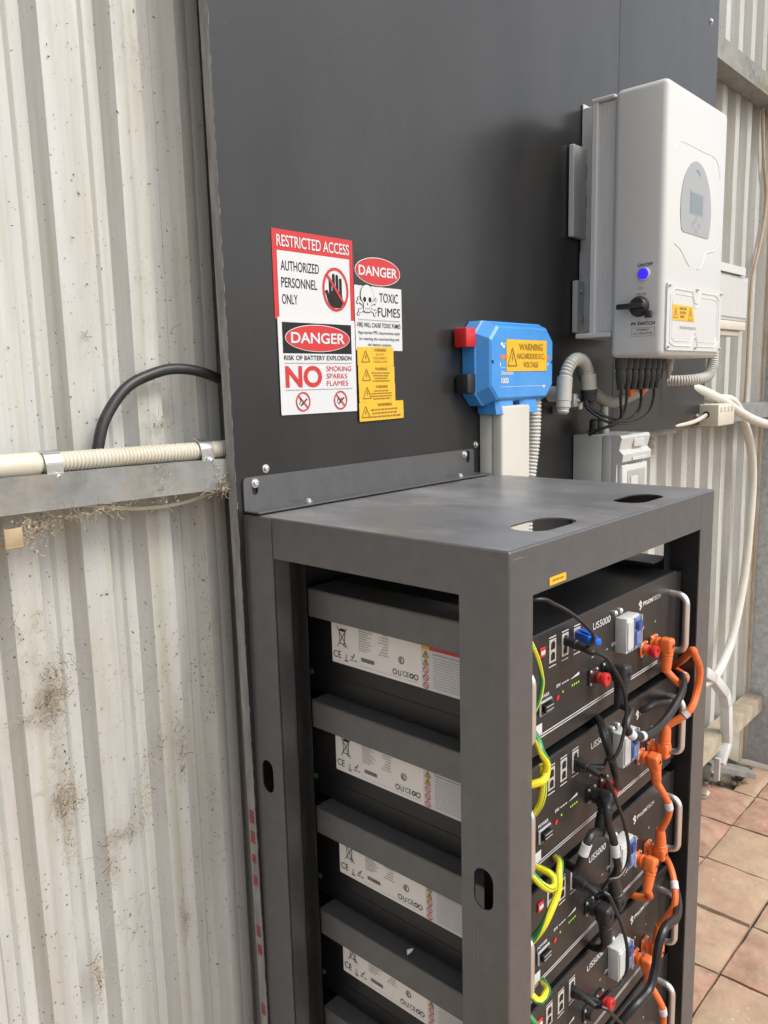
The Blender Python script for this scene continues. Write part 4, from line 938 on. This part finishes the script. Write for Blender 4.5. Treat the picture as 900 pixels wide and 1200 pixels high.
# conduits below the inverter
corrugated('flexible_conduit', 'long grey ribbed conduit sagging in a U under the inverter', [(1.19, -.075, T+.235), (1.195, -.075, T+.205), (1.19, -.075, T+.175), (1.155, -.07, T+.150), (1.11, -.06, T+.135), (1.06, -.05, T+.126), (1.01, -.045, T+.135), (.965, -.04, T+.160), (.94, -.035, T+.195), (.935, -.03, T+.235)], .0135, 'pvc_dark', pitch=.006, depth=.0022)
corrugated('flexible_conduit', 'short grey ribbed conduit curling behind lower right corner of the inverter', [(1.545, -.10, T+.30), (1.545, -.10, T+.235), (1.54, -.10, T+.205), (1.52, -.095, T+.180), (1.478, -.08, T+.172), (1.45, -.05, T+.170), (1.44, -.02, T+.170)], .0150, 'pvc', pitch=.0065, depth=.0025)
el = thing('conduit_elbow', 'grey ribbed conduit bent over like a hook beside the blue box', 'conduit', (.822, -.06, T+.11))
m = MB(); m.tube([(.8225, -.055, T+.180), (.826, -.057, T+.196), (.838, -.06, T+.214), (.858, -.063, T+.223), (.880, -.066, T+.218), (.894, -.068, T+.202), (.900, -.069, T+.185)], .0142, 'pvc', 14, corr=(.0066, .0024)); m.build('ribbed_tube', el, smooth=60)
m = MB(); m.lathe((.8225, -.055, T+.186), V(-.12, -.02, -1), [(0, .0165), (.050, .0165), (.051, .0155), (.064, .0155), (.065, .0125), (.067, .0135), (.070, .0120), (.073, .0135), (.077, .0100)], 'pvc', 18); m.build('end_fitting', el)
m = MB(); m.lathe((.899, -.069, T+.192), V(.08, -.03, -1), [(0, .0165), (.034, .0165), (.035, .012)], 'pvc', 18); m.build('end_fitting', el)
m = MB(); m.lathe((.902, -.070, T+.158), V(.05, -.02, -1), [(0, .0178), (.008, .0182), (.009, .0172), (.024, .0172), (.026, .0120), (.034, .0110)], 'plug_black', 12); m.build('black_gland', el)
m = MB(); m.lathe((.850, -.003, T+.150), -Y, [(0, .017), (.012, .017), (.024, .012), (.040, .012)], 'breaker', 18); m.build('wall_clip', el)
for lb, x, z in (('silver saddle clip under the hooked conduit, next to its black gland', .868, T+.135), ('small silver saddle clip right of the black gland below the inverter', .935, T+.142)):
    o = thing('saddle_clip', lb, 'clip', (x, -.03, z), 'silver saddle clips above the switch box'); m = MB()
    m.box((x-.011, -.030, z-.014), (x+.011, -.060, z+.016), 'screw', .005, 2); m.build('strap', o); m = MB(); m.box((x-.008, -.004, z-.030), (x+.008, -.034, z-.012), 'screw', .002, 1); m.build('tab', o)
    bolt(o, 'screw', (x, -.06, z), -Y, .003, 'sink')
# grey enclosure with clear window
sb = thing('switch_enclosure', 'grey plastic switch enclosure with white lid and clear window below the inverter', 'electrical box', (1.03, 0, T-.19))
m = MB(); m.box((.958, -.0015, T-.19), (1.103, -.0740, T+.0545), 'box', .003, 2); m.box((.9585, -.0742, T-.19), (1.1025, -.100, T+.0545), 'box', .003, 2); m.build('base', sb)
m = MB(); loft(m, [[V(xx, yy, zz) for yy, zz in ((-.100, T-.19), (-.110, T-.19), (-.110, T-.010), (-.124, T-.004), (-.126, T+.012), (-.116, T+.022), (-.122, T+.048), (-.118, T+.0545), (-.100, T+.0545))] for xx in (.958, 1.104)], 'box'); m.build('lid', sb)
m = MB(); m.box((.966, -.110, T-.18), (1.096, -.1215, T-.012), 'breaker', .004, 2); m.box((.990, -.1216, T-.12), (1.080, -.1225, T-.026), 'pvc_dark', .001, 1); m.box((1.004, -.1226, T-.12), (1.04, -.1245, T-.040), 'breaker', .001, 1); m.build('window', sb)
m = MB(); m.box((1.020, -.1195, T+.026), (1.070, -.1235, T+.044), 'inv', .001, 1); m.box((1.026, -.1236, T+.029), (1.064, -.1242, T+.041), 'box', .0004, 1); m.box((1.004, -.1245, T-.004), (1.076, -.1275, T+.004), 'breaker', .001, 1); m.build('name_plate', sb)
for i, (x, k, h) in enumerate(((.982, 'plug_black', .032), (1.008, 'plug_black', .030), (1.034, 'pvc', .07))):
    m = MB(); m.lathe((x, -.040, T+.0543), Z, [(0, .012), (.010, .012), (.011, .0095), (h, .009), (h+.004, .005)], k, 12); m.build('top_gland', sb)

# ================================================================== LEFT SIDE FITTINGS
lc_ = thing('conduit', 'cream conduit along the girt, smooth at left and ribbed towards the board', 'conduit', (-.3, .04, T+.096))
m = MB(); m.tube([(-2.4, .043, T+.117), (-1.2, .042, T+.106), (-.276, .041, T+.0960)], .0142, 'cream', 18, smooth=False, step=.2); m.build('smooth_tube', lc_)
m = MB(); m.tube([(-.29, .041, T+.0962), (-.15, .041, T+.0950), (0, .040, T+.0930), (.12, .04, T+.092)], .0127, 'cream', 18, corr=(.0052, .0021)); m.build('ribbed_tube', lc_, smooth=60)
for lb, x in (('shiny saddle clip where the smooth and ribbed cream conduits meet', -.262), ('shiny saddle clip on the ribbed conduit next to the black board', -.038)):
    o = thing('saddle_clip', lb, 'clip', (x, .03, T+.09), 'shiny saddle clips on the cream conduit'); m = MB(); zc, r_ = T+.0955, .0150; pr = []
    n = 12; vs = []
    for xx in (x-.0105, x+.0105):
        for rad in (r_, r_+.0012):
            vs += [(xx, .041-rad*math.cos(R(-80+180*i/n)), zc+rad*math.sin(R(-80+180*i/n))) for i in range(n+1)]
    k_ = n+1; fs = []
    for i in range(n):
        fs += [[i, i+1, k_+i+1, k_+i], [2*k_+i, 3*k_+i, 3*k_+i+1, 2*k_+i+1], [k_+i, k_+i+1, 3*k_+i+1, 3*k_+i], [i, 2*k_+i, 2*k_+i+1, i+1]]
    m.add(vs, fs, 'clip_steel'); m.plate((x, .0238, T+.0745), X, Z, -Y, rrect(-.0105, -.004, .0105, .0205, .006, 4, (0, 0, 1, 1)), [], .0014, 'clip_steel'); m.build('strap', o)
    bolt(o, 'screw', (x+.001, .0222, T+.0800), -Y, .0036)
hz_ = thing('black_hose', 'thick black hose arching over the cream conduit into the black board', 'hose', (-.19, .06, T+.09))
m = MB(); m.tube([(-.196, .058, T+.06), (-.186, .058, T+.108), (-.171, .060, T+.146), (-.137, .062, T+.184), (-.096, .062, T+.2025), (-.058, .060, T+.2095), (-.014, .055, T+.203), (.032, .048, T+.181), (.09, .045, T+.13)], .0076, 'hose', 14); m.build('hose_wall', hz_)
o = thing('cable_clip', 'small tan plastic clip hanging on the girt at the left edge', 'clip', (-.322, .018, T+.02)); m = MB(); m.box((-.335, .012, T+.003), (-.313, .0165, T+.026), 'tan', .002, 2); m.box((-.335, .0120, T+.002), (-.313, .045, T+.006), 'tan', .001, 1); m.build('clip_body', o)
o = thing('thin_cable', 'thin cream cable sagging along the underside of the girt by the board', 'cable', (-.15, .06, T+.03)); m = MB(); m.tube([(-.24, .06, T+.040), (-.20, .056, T+.034), (-.14, .055, T+.022), (-.07, .055, T+.020), (.0, .055, T+.031), (.06, .05, T+.036)], .0032, 'cream', 8); m.build('wire', o)

# ================================================================== RIGHT SIDE FITTINGS
o = thing('wall_isolator_box', 'grey square wall box with white cap ends, half hidden behind the inverter', 'electrical box', (1.95, .085, T+.36))
m = MB(); m.box((1.72, .083, T+.352), (2.098, -.002, T+.492), 'box', .004, 2); m.box((1.73, -.0022, T+.362), (2.086, -.005, T+.482), 'box', .002, 1); m.build('box_body', o)
m = MB(); loft(m, [[V(xx, yy, zz) for yy, zz in ((.083, T+.494), (-.010, T+.494), (-.010, T+.518), (.083, T+.530))] for xx in (1.72, 2.045)], 'inv'); m.build('top_cap', o)
m = MB(); m.box((1.72, .083, T+.350), (2.07, -.010, T+.322), 'cream', .004, 2); m.box((1.74, .08, T+.322), (2.05, .0, T+.304), 'cream', .006, 2); m.build('bottom_cap', o)
jb = thing('junction_box', 'small cream junction box with cable hole beside the right board edge', 'electrical box', (1.79, 0, T+.03))
m = MB(); m.box((1.722, .015, T+.032), (1.858, -.058, T+.096), 'cream', .004, 2); m.build('box_body', jb)
m = MB(); m.cyl((1.7225, -.022, T+.066), (1.7205, -.022, T+.066), .010, 'blackprint', 16); m.build('cable_hole', jb)
for x in (1.745, 1.775, 1.805, 1.835):
    m = MB(); m.box((x-.008, -.0575, T+.074), (x+.008, -.0605, T+.090), 'cream', .0015, 1); m.build('lid_lug', jb)
o = thing('grey_pipe', 'fat cream pipe sloping right across the corner above the junction box', 'pipe', (1.72, 0, T+.14)); m = MB(); m.tube([(1.60, .03, T+.165), (1.721, .006, T+.142), (1.873, -.006, T+.107), (1.978, -.02, T+.071), (2.117, -.035, T+.031), (2.277, -.05, T+.006), (2.568, -.066, T-.008)], .0150, 'pvc_pale', 16); m.build('tube', o)
o = thing('drain_hose', 'pale hose looping from the junction box down beside the galvanised wall', 'hose', (2.25, .03, T-.87)); m = MB(); m.tube([(1.80, .05, T+.128), (1.90, .045, T+.112), (1.99, .035, T+.106), (2.07, .03, T+.100), (2.14, .028, T+.072), (2.197, .025, T+.022), (2.262, .02, T-.065), (2.305, .02, T-.187), (2.296, .02, T-.373), (2.262, .02, T-.558), (2.180, .02, T-.731), (2.105, .02, T-.805), (2.01, .02, T-.848), (1.90, .03, T-.85)], .0150, 'pvc_pale', 14); m.build('tube', o)
o = thing('thin_cable', 'thin pale cable looping from under board into the junction box hole', 'cable', (1.5, .0, T+.04)); m = MB(); m.tube([(1.36, .03, T+.042), (1.48, .012, T+.040), (1.56, .004, T+.042), (1.64, .0, T+.044), (1.69, -.010, T+.052), (1.724, -.022, T+.066)], .0062, 'cream', 10); m.build('wire', o)
o = thing('thin_cable', 'thin tan cable snaking up the ribbed wall near the galvanised corner', 'cable', (2.38, .07, T+.15)); m = MB(); m.tube([(2.40, .076, T+1.20), (2.385, .07, T+1.08), (2.408, .068, T+.933), (2.455, .068, T+.811), (2.436, .068, T+.691), (2.38, .07, T+.568), (2.348, .07, T+.477), (2.346, .07, T+.299), (2.350, .072, T+.148), (2.355, .076, T+.06)], .0058, 'tan_wire', 8); m.build('wire', o)
o = thing('white_downpipe', 'white angular plastic downpipe elbow low on wall behind the rack', 'pipe', (2.08, .02, T-1.2))
m = MB(); pth = [(1.90, .02, T-.800), (1.985, .02, T-.845), (2.095, .015, T-.935), (2.112, .012, T-.985), (2.128, .010, T-1.13), (2.075, .012, T-1.19)]
P_ = [Vector(p) for p in pth]
for a, b in zip(P_, P_[1:]):
    d = (b-a).normalized(); s = d.cross(Y).normalized(); m.obox((a+b)/2, s, Y, d, .036, .036, (b-a).length+.010, 'inv', .006, 2)
m.build('pipe_body', o)
m = MB(); m.box((2.050, .004, .13), (2.060, .024, .215), 'inv', .002, 1); m.build('support_leg', o)
o = thing('metal_channel', 'short grey metal channel offcut lying on soil in the corner', 'channel', (2.36, .06, .03))
m = MB(); a, b = V(2.21, .105, .115), V(2.385, -.005, .042); d = (b-a).normalized(); s = d.cross(Z).normalized(); u = s.cross(d)
m.obox((a+b)/2, d, s, u, (b-a).length, .055, .003, 'girt', .0008, 1); m.obox((a+b)/2 - s*.027 - u*.012, d, s, u, (b-a).length, .003, .022, 'girt', .0008, 1); m.obox((a+b)/2 + s*.027 - u*.012, d, s, u, (b-a).length, .003, .022, 'girt', .0008, 1); m.build('channel_body', o)
o = thing('rubble', 'small broken brick and stones piled on soil by the wall corner', 'rubble', (2.2, .12, 0))
for i in range(26):
    m = MB(); bm = bmesh.new(); bmesh.ops.create_icosphere(bm, subdivisions=1, radius=random.uniform(.006, .022)); c = V(random.uniform(2.05, 2.45), random.uniform(.02, .24), -.005)
    for q in bm.verts: q.co = Vector((q.co.x*1.2, q.co.y, q.co.z*.7)) * random.uniform(.75, 1.2) + c
    m.from_bm(bm, 'soil' if i % 3 else 'flash'); m.build('stone', o, smooth=0)

# ================================================================== COBWEBS AND LITTER on the wall
def tuft(name, label, c, sx, sz, n, k, ln=.02, y=.080, th=.00016, drop=0.0):
    m = MB(); rn = random.Random(int(abs(c[0])*7000 + abs(c[1])*1300))
    for i in range(n):
        a = V(c[0]+rn.gauss(0, sx), y-rn.uniform(0, .006), c[1]+rn.gauss(0, sz))
        if rn.random() < .45:                   # crumb of dust or leaf
            r_ = rn.uniform(.0004, .0016); e = [V(rn.gauss(0, 1), rn.gauss(0, .5), rn.gauss(0, 1))*r_ for _ in range(4)]
            m.add([a+q for q in e], [[0, 1, 2], [0, 2, 3], [0, 3, 1], [1, 3, 2]], k if rn.random() < .65 else 'webd'); continue
        d = V(rn.gauss(0, 1), rn.gauss(0, .25), rn.gauss(0, 1)-drop).normalized(); L = ln*rn.uniform(.3, 1.3)
        p = [a, a+d*L*.35+V(rn.gauss(0, L*.2), 0, rn.gauss(0, L*.2)), a+d*L*.7+V(rn.gauss(0, L*.2), 0, rn.gauss(0, L*.2)), a+d*L]
        t = th*rn.uniform(.6, 1.6) * (2.4 if rn.random() < .10 else 1)
        m.tube(p, t, k if rn.random() < .8 else 'webd', 3, smooth=False, step=.05)
    o = m.build(name, origin=(c[0], y, c[1]), smooth=0, kind='stuff'); tag(o, label, 'cobweb'); return o
for (x, z, sx, sz, n, ln, y) in ((-.300, T+.018, .014, .009, 300, .010, .030), (-.278, T+.020, .018, .006, 170, .010, .045), (-.222, T+.032, .03, .003, 160, .014, .016), (-.02, T+.048, .014, .012, 150, .018, .016), (-.12, T+.06, .012, .016, 60, .012, .0165),
        (-.266, T-.215, .010, .014, 420, .016, .080), (-.270, T-.245, .003, .035, 140, .014, .080), (-.30, T-.235, .03, .004, 90, .018, .080), (-.262, T-.362, .010, .016, 420, .016, .080), (-.258, T-.315, .0025, .030, 120, .012, .080), (-.262, T-.420, .003, .022, 120, .012, .080),
        (-.172, T-.446, .018, .006, 120, .020, .080), (-.208, T-.475, .006, .022, 150, .014, .080), (-.150, T-.415, .012, .016, 90, .02, .08), (-.137, T-.37, .006, .03, 70, .02, .08), (-.240, T-.640, .003, .022, 220, .012, .080), (-.092, T-.630, .004, .014, 90, .010, .080),
        (-.114, T-.336, .003, .014, 70, .010, .080), (-.078, T-.349, .004, .03, 180, .012, .080), (-.274, T-.119, .03, .03, 110, .014, .080), (-.255, T-.176, .02, .02, 160, .016, .080), (-.024, T-.242, .012, .05, 130, .014, .080), (-.02, T-.12, .012, .05, 110, .012, .080), (-.03, T-.45, .004, .06, 160, .010, .080), (-.14, T-.24, .05, .04, 110, .014, .08), (-.18, T-.58, .05, .03, 80, .016, .08),
        (-.068, T+.62, .02, .03, 50, .014, .08), (-.066, T+.32, .03, .04, 70, .014, .08), (-.078, T+.132, .016, .008, 70, .018, .080), (-.16, T+.25, .05, .03, 50, .012, .08),
        (2.25, T+1.112, .14, .010, 330, .03, .016), (2.05, T+1.098, .08, .008, 160, .03, .03), (2.44, T+1.06, .02, .03, 130, .035, .016), (1.66, T+.022, .05, .008, 220, .016, .078), (1.58, T-.015, .008, .022, 160, .014, .08), (1.44, T-.0, .01, .02, 120, .014, .08), (2.10, T-.15, .004, .12, 160, .012, .08), (1.97, T-.25, .004, .12, 140, .012, .08), (1.85, T-.10, .005, .06, 120, .012, .08)):
    tuft('cobweb', 'dusty cobweb threads and leaf litter caught on the ribbed wall', (x, z), sx, sz, n, 'web', ln, y)
for o in bpy.data.objects:
    if o.name.startswith('cobweb'): o['group'] = 'dusty cobwebs on the wall'
# litter specks: seeds, droppings and leaf bits stuck to the sheet
m = MB(); rn = random.Random(3)
for i in range(1300):
    x = rn.uniform(-.36, -.01); z = T + (rn.uniform(-.75, .02) if rn.random() < .62 else rn.uniform(.1, .72)); r_ = rn.uniform(.00025, .0007) if i > 240 else rn.uniform(.0005, .0013)
    a = rn.uniform(0, 6.3); d = V(math.cos(a), -.2, math.sin(a)); s = V(-math.sin(a), 0, math.cos(a))
    c = V(x, .0815, z); L = r_*rn.uniform(1, 3.5)
    m.add([c-d*L, c+s*r_, c+d*L, c-s*r_, c-Y*r_*.8], [[0, 1, 4], [1, 2, 4], [2, 3, 4], [3, 0, 4]], 'webd' if rn.random() < .45 else 'stain')
tag(m.build('wall_litter', origin=(-.2, .08, T), smooth=0, kind='stuff'), 'scattered dark specks of leaf litter stuck on left part of wall', 'litter')
